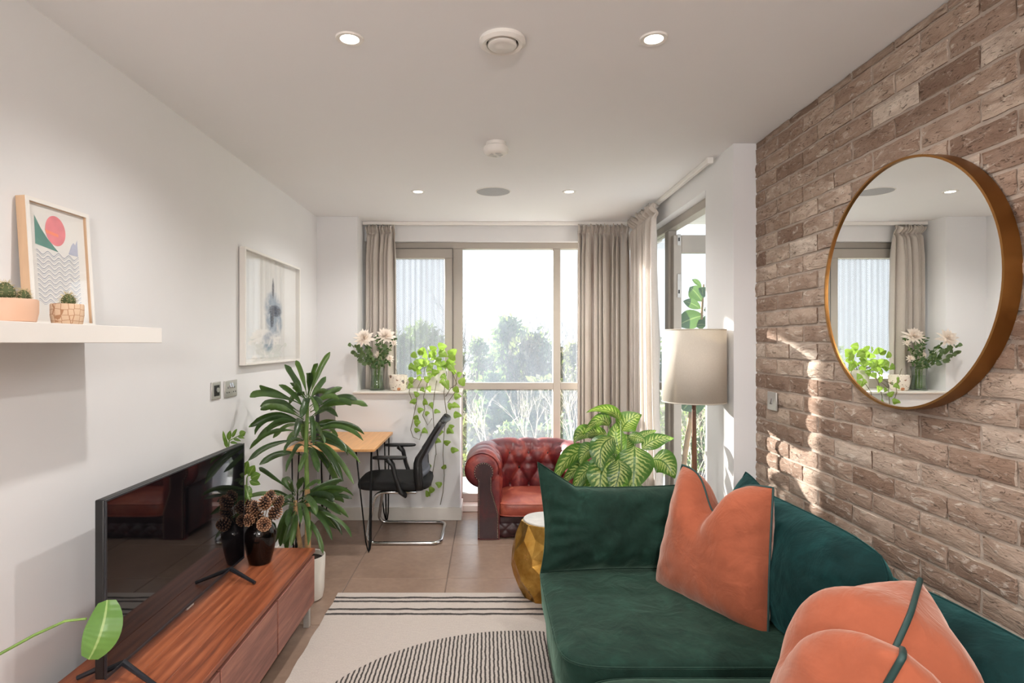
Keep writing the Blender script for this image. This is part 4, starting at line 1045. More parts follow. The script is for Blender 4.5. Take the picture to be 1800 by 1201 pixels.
build('tufted_shell', MB().add(vs, fs), M['leather'], ac, smooth=True, ang=180)
btn = mesh_of('button', MB().ball((0, 0, 0), 0.012, 8, 5), M['button'], V((0, 0, 0)), True, 180)
for m_ in range(-6, 7):
    for n_ in range(-8, 9):
        p = mid + Pp*(m_+n_)/2; q = Q0 + Qq*(m_-n_)/2
        if 0.08 < q < 0.40 and 0.05 < p < TOT-0.05:
            i = min(range(nP), key=lambda k: abs(cum[k]-p)); j = min(range(nQ), key=lambda k: abs(pq[k]-q))
            o = bpy.data.objects.new('button', btn); COL.objects.link(o); o.parent = ac; o.location = vs[i*nQ+j] - ac.location
# arm fronts
for sg in (-1, 1):
    mb = MB(); yfr = acy+front
    cxr = acx+sg*(inner+rc)
    mb.lathe((0, 0, 0), [(0.001, -0.012), (0.085, -0.012), (0.110, -0.004), (0.124, 0.012)], 40, True, False)
    mb.xf(Matrix.Translation((cxr, yfr, rz_)) @ Matrix.Rotation(PI/2, 4, 'X') @ Matrix.Scale(-1, 4, (0, 0, 1)))
    xs = sorted((acx+sg*(inner-0.002), acx+sg*(inner+0.152)))
    mb.box(xs[0], xs[1], yfr-0.004, yfr+0.05, 0.0, rz_-0.03)
    af = build('arm_front', mb, M['leather_dark'] if False else M['leather'], ac, smooth=True, ang=40)
    # scroll facing: round head and straight stem
    pts = []
    r2 = 0.070; hx = cxr-sg*0.012; sw0, sw1 = acx+sg*(inner+0.030), acx+sg*(inner+0.148)
    ang0 = math.asin(min(1, abs(sw0-hx)/r2)) if abs(sw0-hx) < r2 else PI/2
    outl = [(acx+sg*(inner+0.004), 0.012), (acx+sg*(inner+0.150), 0.012), (acx+sg*(inner+0.150), rz_-0.075)]
    for k in range(19):
        a = -0.9+ (PI+1.5)*k/18
        outl.append((hx+sg*r2*math.cos(a), rz_-0.01+r2*math.sin(a)))
    outl.append((acx+sg*(inner+0.052), rz_-0.14)); outl.append((acx+sg*(inner+0.004), rz_-0.30))
    if sg < 0: outl = outl[::-1]
    fc = build('scroll_facing', MB().prism([(x, yfr-0.022, z) for x, z in outl], (0, 0.024, 0)), M['leather_dark'], af, bevel=0.003)
    nb = MB(); full = outl + [outl[0]]
    for k in range(len(full)-1):
        a, b = V((full[k][0], 0, full[k][1])), V((full[k+1][0], 0, full[k+1][1])); n_ = max(1, int((b-a).length/0.011))
        for s_ in range(n_):
            p = a+(b-a)*s_/n_
            if p.z < 0.02: continue
            ctr = V((hx, 0, min(rz_, p.z))); p = p+(ctr-p).normalized()*0.006
            nb.ball((p.x, yfr-0.023, p.z), 0.0034, 5, 3)
    build('nailhead_trim', nb, M['nail'], af, kind='stuff')
# base, tufted front, cushion
yfr = acy+front
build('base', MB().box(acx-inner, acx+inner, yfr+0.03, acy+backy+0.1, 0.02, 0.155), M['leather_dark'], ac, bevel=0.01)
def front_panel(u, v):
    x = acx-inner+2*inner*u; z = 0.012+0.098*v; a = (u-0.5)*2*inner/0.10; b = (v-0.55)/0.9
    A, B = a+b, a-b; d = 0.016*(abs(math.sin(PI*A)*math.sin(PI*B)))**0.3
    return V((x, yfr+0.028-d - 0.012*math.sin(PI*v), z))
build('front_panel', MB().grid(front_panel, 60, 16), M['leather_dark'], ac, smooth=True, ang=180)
for k in range(-2, 3): build('button', MB().ball((acx+k*0.10, yfr+0.022, 0.012+0.098*0.55), 0.008, 8, 5), M['button'], ac, smooth=True)
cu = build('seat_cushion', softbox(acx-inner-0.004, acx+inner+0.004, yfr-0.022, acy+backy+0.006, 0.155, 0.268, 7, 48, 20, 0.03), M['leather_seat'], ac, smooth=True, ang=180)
def cush_outline(z, e=7, inset=0.0):
    cx_, cy_ = acx, (yfr-0.022+acy+backy+0.006)/2; hx, hy = inner+0.004, (acy+backy+0.006-yfr+0.022)/2
    return [V((cx_+hx*math.copysign(abs(math.cos(a))**(2/e), math.cos(a)), cy_+hy*math.copysign(abs(math.sin(a))**(2/e), math.sin(a)), z)) for a in [2*PI*k/64 for k in range(64)]]
for z in (0.172, 0.254): build('piping', MB().tube(cush_outline(z), 0.004, 6, closed=True), M['leather_seat'], cu, smooth=True, ang=180)

# ------------------------------------------------------------------ gold stool
gc = V((0.334, 3.25, 0.009)); GH = 0.41
gs = thing('gold_stool', gc, 'faceted gold drum side table with a silvery top', 'side table')
def gr(z): return 0.130 + 0.066*math.sin(PI*min(1, max(0, z/GH)))**0.85
bm = bmesh.new(); bmesh.ops.create_cone(bm, cap_ends=True, segments=40, radius1=0.26, radius2=0.26, depth=GH, matrix=Matrix.Translation((0, 0, GH/2)))
rows = [(0.030, 9), (0.135, 9), (0.240, 9), (0.345, 9)]
rr = random.Random(3)
for k, (z, n_) in enumerate(rows):
    for i in range(n_):
        a = 2*PI*(i+0.5*(k % 2))/n_ + 0.32 + rr.uniform(-.05, .05); z_ = z+rr.uniform(-.012, .012); r_ = gr(z_)*rr.uniform(0.985, 1.01); dz = (gr(z_+0.01)-gr(z_-0.01))/0.02
        nrm = V((math.cos(a), math.sin(a), -dz)).normalized()
        res = bmesh.ops.bisect_plane(bm, geom=bm.verts[:]+bm.edges[:]+bm.faces[:], plane_co=(r_*math.cos(a), r_*math.sin(a), z_), plane_no=nrm, clear_outer=True)
        ed = [e for e in res['geom_cut'] if isinstance(e, bmesh.types.BMEdge)]
        if ed: bmesh.ops.edgenet_fill(bm, edges=ed)
bm.normal_update(); fl = [f for f in bm.faces if abs(f.normal.z) < 0.95]
bmesh.ops.recalc_face_normals(bm, faces=bm.faces[:]); bmesh.ops.poke(bm, faces=fl, offset=-0.007)
me = bpy.data.meshes.new('drum'); bmesh.ops.recalc_face_normals(bm, faces=bm.faces[:]); bm.to_mesh(me); bm.free(); me.materials.append(M['gold'])
do = bpy.data.objects.new('drum', me); COL.objects.link(do); do.parent = gs
m_ = do.modifiers.new('edges', 'BEVEL'); m_.width = 0.0022; m_.segments = 2; m_.limit_method = 'ANGLE'; m_.angle_limit = 0.3
build('top', MB().lathe(gc+V((0, 0, GH)), [(0.134, -0.004), (0.137, 0.002), (0.133, 0.008), (0.001, 0.009)], 40, True, True), M['stonetop'], gs, smooth=True, ang=50)

# ------------------------------------------------------------------ floor lamp
lc = V((1.066, 3.03, 0))
lp = thing('floor_lamp', lc, 'floor lamp with a tall cream drum shade and wooden pole', 'floor lamp')
zs0, zs1 = 1.097, 1.467
build('base', MB().lathe(lc, [(0.11, 0), (0.115, 0.006), (0.11, 0.016), (0.02, 0.02)], 36, True, True), M['walnut_leg'], lp, smooth=True)
build('pole', MB().tube([lc+V((0.008, 0, 0.018)), lc+V((0.004, 0, 0.6)), lc+V((0, 0, 1.10))], [0.019, 0.015, 0.010], 14), M['walnut_leg'], lp, smooth=True)
shd = build('shade', MB().lathe(lc, [(0.1585, zs0), (0.1565, zs1)], 64, False, False), M['shade'], lp, smooth=True, ang=180, solid=0.002)
for z, r_ in ((zs0, 0.1585), (zs1, 0.1565)):
    build('trim_ring', MB().tube([lc+V((r_*math.cos(2*PI*k/64), r_*math.sin(2*PI*k/64), z)) for k in range(64)], 0.0032, 6, closed=True), M['shade'], shd, smooth=True, ang=180)
mb = MB()
for k in range(3):
    a = 2*PI*k/3+0.3; mb.tube([lc+V((0.015*math.cos(a), 0.015*math.sin(a), 1.20)), lc+V((0.155*math.cos(a), 0.155*math.sin(a), 1.40))], 0.002, 6)
build('shade_carrier', mb, M['blackmetal'], lp)
build('lamp_holder', MB().lathe(lc, [(0.012, 1.09), (0.02, 1.12), (0.02, 1.20), (0.014, 1.21)], 16), M['blackmetal'], lp, smooth=True)
build('bulb', MB().lathe(lc, [(0.014, 1.21), (0.020, 1.24), (0.030, 1.275), (0.026, 1.305), (0.001, 1.318)], 16, False, True), M['white'], lp, smooth=True, ang=180)

# ------------------------------------------------------------------ sofa
sf = thing('green_sofa', (0.78, 1.7, 0), 'deep green velvet corner sofa along the brick wall', 'sofa')
build('base', softbox(0.25, 1.30, 0.55, 2.74, 0.075, 0.30, 14, 48, 16), M['velvet'], sf, smooth=True, ang=180)
build('wall_backrest', softbox(1.15, 1.335, 0.50, 2.80, 0.075, 0.645, 9, 48, 20), M['velvet_teal'], sf, smooth=True, ang=180)
build('end_backrest', softbox(0.285, 1.335, 2.63, 2.815, 0.075, 0.64, 9, 48, 20), M['velvet_teal'], sf, smooth=True, ang=180)
for x, y in ((0.32, 0.62), (1.22, 0.62), (0.34, 2.70), (1.22, 2.70), (0.32, 1.80)): build('leg', MB().lathe((x, y, 0.009 if x < 1.05 and y < 3.2 else 0.0), [(0.018, 0), (0.024, 0.075)], 16), M['walnut_leg'], sf, smooth=True)
def wrinkle(mb, amp, sc, seed):
    out = []
    for p in mb.v:
        q = p*sc + V((seed, seed*2, 0)); out.append(p + V((noise.noise(q), noise.noise(q+V((7, 0, 0))), noise.noise(q+V((0, 9, 0)))))*amp)
    mb.v = out; return mb
def box_cushion(x0, x1, y0, y1, z0, z1, name, mat, crown, seed, e=8):
    mb = wrinkle(softbox(x0, x1, y0, y1, z0, z1, e, 96, 40, crown), 0.006, 9, seed)
    o = build(name, mb, mat, sf, smooth=True, ang=180)
    hx, hy = (x1-x0)/2, (y1-y0)/2
    for zz in (z1-0.018,):
        pts = [V(((x0+x1)/2+hx*1.002*math.copysign(abs(math.cos(a))**(2/e), math.cos(a)), (y0+y1)/2+hy*1.002*math.copysign(abs(math.sin(a))**(2/e), math.sin(a)), zz)) for a in [2*PI*k/96 for k in range(96)]]
        build('seam', MB().tube(pts, 0.0035, 6, closed=True), mat, o, smooth=True, ang=180)
    return o
box_cushion(0.225, 1.16, 1.79, 2.64, 0.285, 0.425, 'seat_cushion', M['velvet'], 0.018, 1)
box_cushion(0.262, 1.16, 0.62, 1.775, 0.285, 0.400, 'seat_cushion', M['velvet'], 0.02, 5)

def pillow(center, right, upv, w, h, thick, seed, chop=0.0, chopw=0.22, pinch=0.07, nu=44, amp=0.010, sag=0.0, chopx=0.0, ears=0.0, squeeze=0.0, rnd=0.0):
    """knife-edge pillow; right/up span its face"""
    R_ = V(right).normalized(); U_ = V(upv); U_ = (U_ - R_*U_.dot(R_)).normalized(); N_ = R_.cross(U_); c = V(center)
    def pt(u, v, s_):
        x = w/2*u*(1-pinch*(1-v*v)); y = h/2*v*(1-pinch*(1-u*u))
        x *= 1-squeeze*max(0, (v+1)/2)**1.5
        if rnd: x *= math.sqrt(1-rnd*v**4); y *= math.sqrt(1-rnd*u**4)
        k = ((1-abs(u)**3.0)*(1-abs(v)**3.0)); th = thick/2*max(0, k)**0.55
        cz = math.exp(-((u-chopx)/chopw)**2)
        top_ = max(0, (v+0.25)/1.25)
        if chop:
            y -= chop*cz*top_**1.5; th *= 1+0.30*math.exp(-((abs(u-chopx)-0.48)/0.25)**2)*top_
            th *= 1-0.42*math.exp(-((u-chopx)/0.13)**2)*max(0, (v-0.05)/0.95)
        if ears: y += ears*max(0, v)**3*max(0, -u-0.55)
        p = c + R_*x + U_*(y - sag*(1-u*u)*max(0, v)) + N_*s_*th
        q = p*7 + V((seed, 3*seed, seed)); nn = noise.noise(q)*0.7 + noise.noise(q*2.3)*0.4
        rad = math.atan2(v, u); fold = math.sin(rad*17+seed*2+3*noise.noise(q*0.6))*max(0, (max(abs(u), abs(v))-0.45))*0.5
        return p + N_*s_*amp*(nn+fold)*min(1, k*4)
    mb = MB()
    for s_ in (1, -1): mb.grid(lambda a, b: pt(2*a-1, 2*b-1, s_), nu, nu, flip=(s_ < 0))
    edge = []
    for k in range(nu): edge.append(pt(-1+2*k/nu, -1, 0))
    for k in range(nu): edge.append(pt(1, -1+2*k/nu, 0))
    for k in range(nu): edge.append(pt(1-2*k/nu, 1, 0))
    for k in range(nu): edge.append(pt(-1, 1-2*k/nu, 0))
    return mb, edge
def add_pillow(name, label, mat, pipe, *a, piper=0.0045, **kw):
    mb, edge = pillow(*a, **kw); bm = bmesh.new()
    zmin = min(p.z for p in mb.v); o = thing(name, (V(a[0]).x, V(a[0]).y, zmin), label, 'cushion')
    build('cover', mb, mat, o, smooth=True, ang=180)
    build('piping', MB().tube(edge, piper, 7, closed=True), pipe, o, smooth=True, ang=180); bm.free()
    return o
add_pillow('sofa_cushion', 'long dark green velvet cushion against the sofa end, facing the viewer', M['velvet'], M['velvet'], (0.58, 2.545, 0.600), (1, 0.04, 0), (0.02, 0.22, 1), 0.71, 0.36, 0.21, 2, pinch=0.07, ears=0.22, amp=0.028, piper=0.004)
add_pillow('sofa_cushion', 'teal velvet back cushion behind the upright terracotta cushion', M['velvet_teal'], M['velvet_teal'], (1.075, 2.10, 0.600), (0.06, -1, 0), (0.22, 0, 1), 0.92, 0.42, 0.24, 5, pinch=0.0, amp=0.016, ears=0.15, rnd=0.22, piper=0.003)
add_pillow('sofa_cushion', 'teal velvet back cushion closest to the camera along the wall', M['velvet_teal'], M['velvet_teal'], (1.075, 1.16, 0.585), (0.02, -1, 0), (0.20, 0, 1), 0.94, 0.40, 0.24, 9, pinch=0.0, amp=0.016, rnd=0.22, piper=0.003)
add_pillow('throw_cushion', 'upright terracotta cushion with a deep chop and dark piping', M['terracotta'], M['piping'], (0.850, 2.19, 0.655), (0.50, -0.86, -0.02), (0.14, 0.12, 1), 0.50, 0.50, 0.21, 3, chop=0.135, chopw=0.34, pinch=0.05, chopx=-0.08, amp=0.009, squeeze=0.20)
add_pillow('throw_cushion', 'terracotta cushion cut off by the lower picture edge, piped edge outward', M['terracotta'], M['piping'], (0.785, 1.235, 0.635), (-0.64, -0.77, 0.0), (0.34, -0.22, 1), 0.47, 0.48, 0.32, 6, chop=0.07, chopw=0.28, pinch=0.05, chopx=0.30, amp=0.010, piper=0.006, squeeze=0.08)

# ------------------------------------------------------------------ dieffenbachia
DFY = 3.45
dfc = V(((1088-VX)*DFY/F, DFY, 0))
df = thing('dieffenbachia', dfc, 'dieffenbachia with cream-veined leaves behind the sofa', 'plant')
build('pot', MB().lathe(dfc, [(0.10, 0), (0.11, 0.01), (0.13, 0.24), (0.127, 0.243), (0.12, 0.22), (0.001, 0.22)], 36, True, True), M['pot_white'], df, smooth=True)
crown = P(1092, 880, DFY)
build('stem', MB().tube([dfc+V((0, 0, 0.2)), crown+V((0, 0, -0.1)), crown+V((0.0, 0, 0.06))], [0.018, 0.017, 0.012], 10), M['stem'], df, smooth=True)
def z5(x, y): return 960+x/6.004, 700+y/6.004
leaves = [ # blade base, knee, tip (crop pixels), width m, depth of base, depth of tip
 ((790,235),(640,95),(420,155),.085,.0,-.08),((660,300),(570,200),(385,395),.10,-.05,-.12),((800,350),(850,240),(1010,175),.15,.02,.0),((1010,540),(1150,420),(1350,425),.11,.03,.06),
 ((960,440),(1040,380),(1165,340),.07,.1,.14),((860,405),(960,410),(1060,465),.085,.1,.05),((930,508),(935,700),(912,985),.235,-.10,-.20),((1110,655),(1250,650),(1360,850),.165,.0,-.10),
 ((715,415),(560,500),(590,775),.16,-.08,-.2),((640,380),(450,360),(440,430),.10,.05,.0),((540,410),(340,350),(305,510),.12,.05,-.06),((525,530),(400,560),(365,715),.11,-.08,-.18),((470,550),(220,600),(70,950),.12,-.04,-.22),
 ((500,735),(300,730),(160,970),.10,-.05,-.2),((530,740),(380,770),(280,1015),.10,-.1,-.2),((720,640),(560,760),(590,1055),.20,-.1,-.22),((760,650),(780,800),(690,1045),.155,-.14,-.24),((800,600),(720,420),(760,245),.13,.06,.12),
 ((830,560),(860,460),(800,380),.10,.1,.12),((470,800),(380,820),(320,1010),.09,-.02,-.1),((470,760),(450,900),(440,1050),.10,.02,-.05),((850,880),(880,950),(820,1040),.10,-.05,-.1),((940,900),(980,960),(930,1050),.10,.0,-.05),((640,480),(560,560),(520,500),.1,.1,.12),((560,800),(500,950),(520,1080),.11,-.05,-.15),((660,560),(620,640),(650,820),.14,.0,-.08)]
for b, k, t_, w, d0, d1 in leaves:
    p0 = P(*z5(*b), DFY+d0); p1 = P(*z5(*k), DFY+(d0+d1)/2-0.02); p2 = P(*z5(*t_), DFY+d1)
    ctl = p1*2 - (p0+p2)*0.5; ctl = p1*0.55 + ctl*0.45
    build('leaf', MB().blade(p0, ctl, p2, w*0.92, ovate, facing(p0, p2) if w > 0.12 else (facing(p0, p2)+V((0, 0.6, 0.2))).normalized(), 0.22, 12, 3, wave=0.05), M['dieff'], df, smooth=True, ang=180)
    build('petiole', MB().tube([crown+V((0, 0, 0.02)), (crown+p0)*0.5+V((0, 0, 0.04)), p0], [0.006, 0.005, 0.003], 6), M['stem'], df, smooth=True, ang=180)

# ------------------------------------------------------------------ on the sill: vase of flowers, floral pot, pothos
SZ = 1.018
fv = V(((663-VX)*4.74/F, 4.74, SZ))
va = thing('glass_vase', fv, 'clear glass vase holding cream flowers on the window sill', 'vase')
build('body', MB().lathe(fv, [(0.056, 0), (0.060, 0.006), (0.052, 0.05), (0.046, 0.10), (0.050, 0.15), (0.060, 0.192)], 40, True, False), M['vaseglass'], va, smooth=True, ang=70, solid=0.004)
build('water', MB().lathe(fv, [(0.052, 0.005), (0.047, 0.05), (0.042, 0.10), (0.043, 0.12)], 32, True, True), M['water'], va, smooth=True)
def mum(c, r, petals, seed, facing_dir):
    mb = MB(); rr_ = random.Random(seed); q = facing_dir.to_track_quat('Z', 'Y').to_matrix(); 
    for i in range(petals):
        f = (i+0.5)/petals; a = i*2.39996; el = math.radians(80-85*f + rr_.uniform(-6, 6)); L = r*(0.45+0.6*f)*rr_.uniform(0.85, 1.1)
        d = V((math.cos(a)*math.cos(el), math.sin(a)*math.cos(el), math.sin(el))); p0 = q @ (d*r*0.10); p2 = q @ (d*L); p1 = q @ (d*L*0.6 + UP*L*0.18)
        sd = q @ V((-math.sin(a), math.cos(a), 0))
        mb.blade(c+p0, c+p1, c+p2, r*0.26, lance, sd, 0.3, 4, 1)
    return mb
flowers = [(640, 596, 0.088, 56, 'big cream bloom on the side of the vase near the corner'), (677, 592, 0.092, 56, 'tall cream bloom, highest in the glass vase'), (665, 624, 0.040, 34, 'small round cream bloom low in the middle of the vase'),
           (685, 631, 0.040, 34, 'small round cream bloom low beside the floral pot'), (692, 604, 0.036, 30, 'small peach-tinted bloom at the curtain edge of the bouquet')]
mouth = fv+V((0, 0, 0.17))
for k, (x, y, r, n_, lab) in enumerate(flowers):
    Yd = 4.68 if r < 0.05 else (4.53 if x < 650 else 4.70)
    c = P(x, y, Yd); o = thing('flower', fv+V((0, 0, 0.012)), lab, 'flower', 'flowers in the glass vase')
    fd = (c-mouth).normalized()*0.5+V((0.1, -0.8, 0.25))
    build('petals', mum(c, r, n_, k, fd.normalized()), M['petal'], o, smooth=True, ang=180)
    build('stem', MB().tube([fv+V((0.02*math.cos(k*1.3), 0.02*math.sin(k*1.3), 0.014)), mouth+V((0.02*math.cos(k*1.3), 0.02*math.sin(k*1.3), 0)), c], 0.0025, 6), M['stem'], o, smooth=True)
sprigs = [([(652, 646), (634, 628), (622, 622)], 'euca', 0.030, 12, 'lower round-leaved sprig nearest the corner of the recess'), ([(658, 646), (650, 620), (645, 606)], 'fern', 0.030, 18, 'dense dark sprig behind the big corner bloom'),
          ([(666, 646), (674, 616), (676, 604)], 'euca', 0.026, 14, 'round-leaved sprig under the highest bloom'), ([(655, 645), (640, 622), (618, 606)], 'euca', 0.030, 12, 'sprig of round grey-green eucalyptus leaning towards the corner'), ([(660, 645), (648, 618), (634, 616)], 'euca', 0.028, 10, 'short sprig of round leaves under the big cream bloom'),
          ([(664, 645), (668, 612), (662, 590)], 'fern', 0.026, 22, 'feathery green sprig between the two big blooms'), ([(666, 645), (680, 618), (694, 596)], 'fern', 0.026, 20, 'feathery green sprig towards the curtain edge'),
          ([(662, 648), (655, 634), (646, 632)], 'fern', 0.030, 12, 'dark leaf sprig low over the vase rim'), ([(668, 648), (676, 634), (684, 640)], 'fern', 0.030, 12, 'dark leaf sprig low beside the small blooms')]
rr = random.Random(12)
for k, (pp, mt, w, n_, lab) in enumerate(sprigs):
    o = thing('leaf_sprig', fv+V((0, 0, 0.012)), lab, 'foliage', 'foliage in the glass vase')
    pts = [fv+V((0.02*math.cos(k), 0.02*math.sin(k), 0.014)), mouth+V((0.025*math.cos(k*1.1), 0.02*math.sin(k*1.1), 0))] + [P(x, y, (4.55 if x < 638 else (4.60 if x < 650 else 4.70))-0.02*(k % 3)) for x, y in pp]
    build('stem', MB().tube(pts, 0.002, 5), M['stem'], o)
    for i in range(n_):
        t = 0.1+0.9*i/(n_-1); q = t*2; j = min(int(q), 1); p0 = pts[2+j].lerp(pts[3+j], q-j)
        d = V((rr.uniform(-1, 1), rr.uniform(-1, 0.3), rr.uniform(-0.5, 0.9))).normalized()
        L = w*rr.uniform(1.0, 1.7); p2 = p0+d*L
        build('leaf', MB().blade(p0, (p0+p2)*0.5+UP*0.004, p2, w*(1.15 if mt == 'euca' else 0.55), ovate, facing(p0, p2), 0.15, 5, 1), M[mt], o, smooth=True, ang=180)

def floralmat():
    t = NT('floral_glaze'); v = t.coord(); vo = t.n('ShaderNodeTexVoronoi', feature='F1', i_Scale=26.0); t.l(v, vo.inputs['Vector'])
    nz = t.noise(v, 40, 3); sp = t.n('ShaderNodeSeparateColor'); t.l(vo.outputs['Color'], sp.inputs[0])
    pick = t.ramp(sp.outputs[0], [(0.0, (46, 84, 96)), (0.3, (222, 150, 104)), (0.55, (90, 60, 46)), (0.8, (226, 186, 160)), (1.0, (120, 134, 96))])
    msk = t.math('MULTIPLY', t.math('LESS_THAN', t.math('ADD', vo.outputs['Distance'], t.math('MULTIPLY', nz, 0.25)), 0.50), t.math('GREATER_THAN', sp.outputs[1], 0.42))
    sm = t.math('GREATER_THAN', t.noise(v, 95, 2), 0.66)
    t.l(t.mix(sm, t.mix(msk, lin((232, 222, 208)), pick), lin((96, 84, 70))), t.b.inputs['Base Color']); t.set(Roughness=0.25, Coat_Weight=0.3); return t.m
M['floral'] = floralmat()
fp = V(((700-VX)*4.72/F, 4.72, SZ))
po = thing('floral_pot', fp, 'small floral glazed pot on the sill beside the vase', 'pot')
build('pot', MB().lathe(fp, [(0.052, 0), (0.062, 0.008), (0.074, 0.06), (0.075, 0.122), (0.072, 0.125), (0.069, 0.12), (0.067, 0.10)], 40, True, False), M['floral'], po, smooth=True)
build('soil', MB().lathe(fp, [(0.001, 0.104), (0.068, 0.104)], 24, True, False), M['soil'], po)
build('twig', MB().tube([fp+V((0, 0, 0.1)), fp+V((-0.01, 0, 0.15)), fp+V((-0.022, 0, 0.175))], 0.0018, 5), M['vine'], po)

pp_ = V(((768-VX)*4.76/F, 4.76, SZ))
ph = thing('pothos', pp_, 'lime green pothos in a white pot trailing off the window sill', 'plant')
build('pot', MB().lathe(pp_, [(0.065, 0), (0.070, 0.006), (0.088, 0.16), (0.085, 0.165), (0.080, 0.16), (0.078, 0.14), (0.001, 0.14)], 40, True, True), M['pot_white'], ph, smooth=True)
def z2(x, y): return 600+x/5.46, 580+y/5.46
vines = [[(940,330),(925,440),(895,600),(878,760),(885,880),(895,1000),(905,1120),(910,1200)], [(990,330),(1010,420),(985,600),(995,700),(1010,800),(985,1000),(975,1200),(988,1400),(975,1560),(950,1680)],
         [(800,360),(790,440),(730,560),(720,700),(690,850),(665,960),(690,1030),(750,1055),(770,980)], [(820,380),(830,500),(790,640),(800,760),(780,820),(830,915),(870,850)], [(1010,360),(1060,400),(1110,520),(1050,560),(1000,640)],
         [(760,380),(720,470),(660,540),(650,600),(680,680)], [(905,1200),(880,1350),(860,1500),(850,1600)], [(1050,370),(1110,430),(1090,600),(1020,700)]]
for vn in vines:
    pts = []
    for i, (x, y) in enumerate(vn):
        Y = 4.72 if y < 480 else 4.60
        pts.append(P(*z2(x, y), Y))
    if vn[0][1] < 400: pts = [pp_+V((0, 0, 0.14)), pp_+V(((pts[0].x-pp_.x)*0.6, -0.05, 0.19))] + pts
    build('vine', MB().tube(pts, 0.0026, 5), M['vine'], ph, smooth=True, ang=180)
pl = [((690,270),(705,205),.07),((775,235),(790,165),.08),((705,290),(745,340),.06),((645,345),(715,385),.07),((760,350),(800,310),.06),((860,200),(920,180),.08),((930,170),(1015,160),.09),((940,220),(1020,260),.09),((930,270),(945,330),.07),
 ((1040,250),(1110,190),.09),((1050,290),(1090,240),.08),((830,250),(800,260),.06),((850,320),(870,380),.07),((1000,310),(1060,360),.07),((870,420),(945,410),.07),((960,430),(1010,480),.07),((990,490),(1030,580),.08),((800,490),(860,470),.07),((730,450),(755,480),.05),
 ((650,500),(690,470),.07),((680,520),(655,550),.06),((830,540),(850,590),.06),((1140,530),(1185,460),.08),((1110,440),(1160,420),.06),((1090,600),(1120,545),.07),((1080,640),(1155,640),.07),((720,690),(670,700),.06),((780,690),(830,720),.07),((850,700),(870,750),.05),
 ((730,780),(780,770),.06),((800,810),(850,800),.05),((890,780),(935,790),.05),((1020,740),(1080,730),.07),((1060,720),(1140,745),.06),((1075,815),(1160,830),.07),((700,900),(750,890),.08),((710,870),(735,820),.06),((700,970),(760,970),.05),((775,960),(825,990),.06),
 ((960,960),(940,1010),.06),((1010,960),(1080,995),.07),((1030,940),(1075,930),.05),((900,1060),(960,1080),.06),((990,1100),(1045,1080),.06),((1050,1160),(1130,1160),.06),((980,1340),(1000,1300),.05),((850,1330),(830,1300),.05),((960,1500),(900,1470),.06),((880,1560),(850,1520),.06),((840,1600),(820,1560),.05),
 ((780,330),(750,300),.07),((880,260),(850,220),.08),((900,300),(960,360),.07),((980,240),(940,200),.07),((820,290),(830,350),.06),((740,640),(700,600),.05),((760,560),(800,600),.05),((950,480),(990,530),.06)]
rr = random.Random(30)
for k in range(34):
    a, b = rr.uniform(690, 1100), rr.uniform(190, 420); pl.append(((a, b), (a+rr.uniform(-60, 60), b+rr.uniform(-30, 75)), rr.uniform(.05, .085)))
for (b, t_, w) in pl:
    Y = 4.70+rr.uniform(-0.07, 0.06) if b[1] < 480 else 4.585+rr.uniform(-0.03, 0.01)
    p0 = P(*z2(*b), Y); p2 = P(*z2(*t_), Y-rr.uniform(0.0, 0.03)); d = (p2-p0); 
    if d.length < 0.05: p2 = p0+d.normalized()*0.055
    build('leaf', MB().blade(p0, (p0+p2)*0.5+V((0, -0.012, 0.012)), p2, w*0.92, heart, facing(p0, p2)+V((0, rr.uniform(-.4, .4), 0)), 0.28, 7, 2), M['pothos'], ph, smooth=True, ang=180)

# ------------------------------------------------------------------ fig on the balcony
gc2 = V((1.50, 4.46, -0.04))
fg = thing('fig_tree', gc2, 'broad-leaved fig on a bare tan trunk, outside the open door', 'plant')
build('pot', MB().lathe(gc2, [(0.10, 0), (0.13, 0.40), (0.135, 0.42), (0.125, 0.42), (0.12, 0.39), (0.001, 0.39)], 32, True, True), M['pot_grey'], fg, smooth=True)
build('trunk', MB().tube([gc2+V((-.02, 0, 0.38)), P(1204, 800, 4.46), P(1213, 740, 4.46), P(1218, 700, 4.46), P(1228, 620, 4.46), P(1233, 560, 4.46), P(1237, 500, 4.46)], [0.020, 0.019, 0.018, 0.016, 0.012, 0.010, 0.006], 10), M['cane'], fg, smooth=True, ang=180)
def z7(x, y): return 1140+x/8.58, 480+y/8.58
for b, t_, w in (((800,210),(655,100),.05),((815,430),(620,215),.16),((825,380),(800,215),.13),((790,540),(520,425),.10),((830,640),(430,800),.20),((830,560),(900,560),.14),((860,640),(900,800),.16),((700,800),(880,790),.10),((840,360),(900,250),.12)):
    p0, p2 = P(*z7(*b), 4.46), P(*z7(*t_), 4.40)
    build('leaf', MB().blade(p0, (p0+p2)*0.5+UP*0.02, p2, w*0.75, lance, facing(p0, p2), 0.3, 9, 2), M['fig'], fg, smooth=True, ang=180)
for x, y, tx_, ty_ in ((1218, 700, 1200, 722), (1219, 700, 1226, 728)):
    p0, p2 = P(x, y, 4.46), P(tx_, ty_, 4.38); build('leaf', MB().blade(p0, (p0+p2)*.5, p2, 0.14, ovate, facing(p0, p2), 0.2, 7, 2), M['fig'], fg, smooth=True, ang=180)

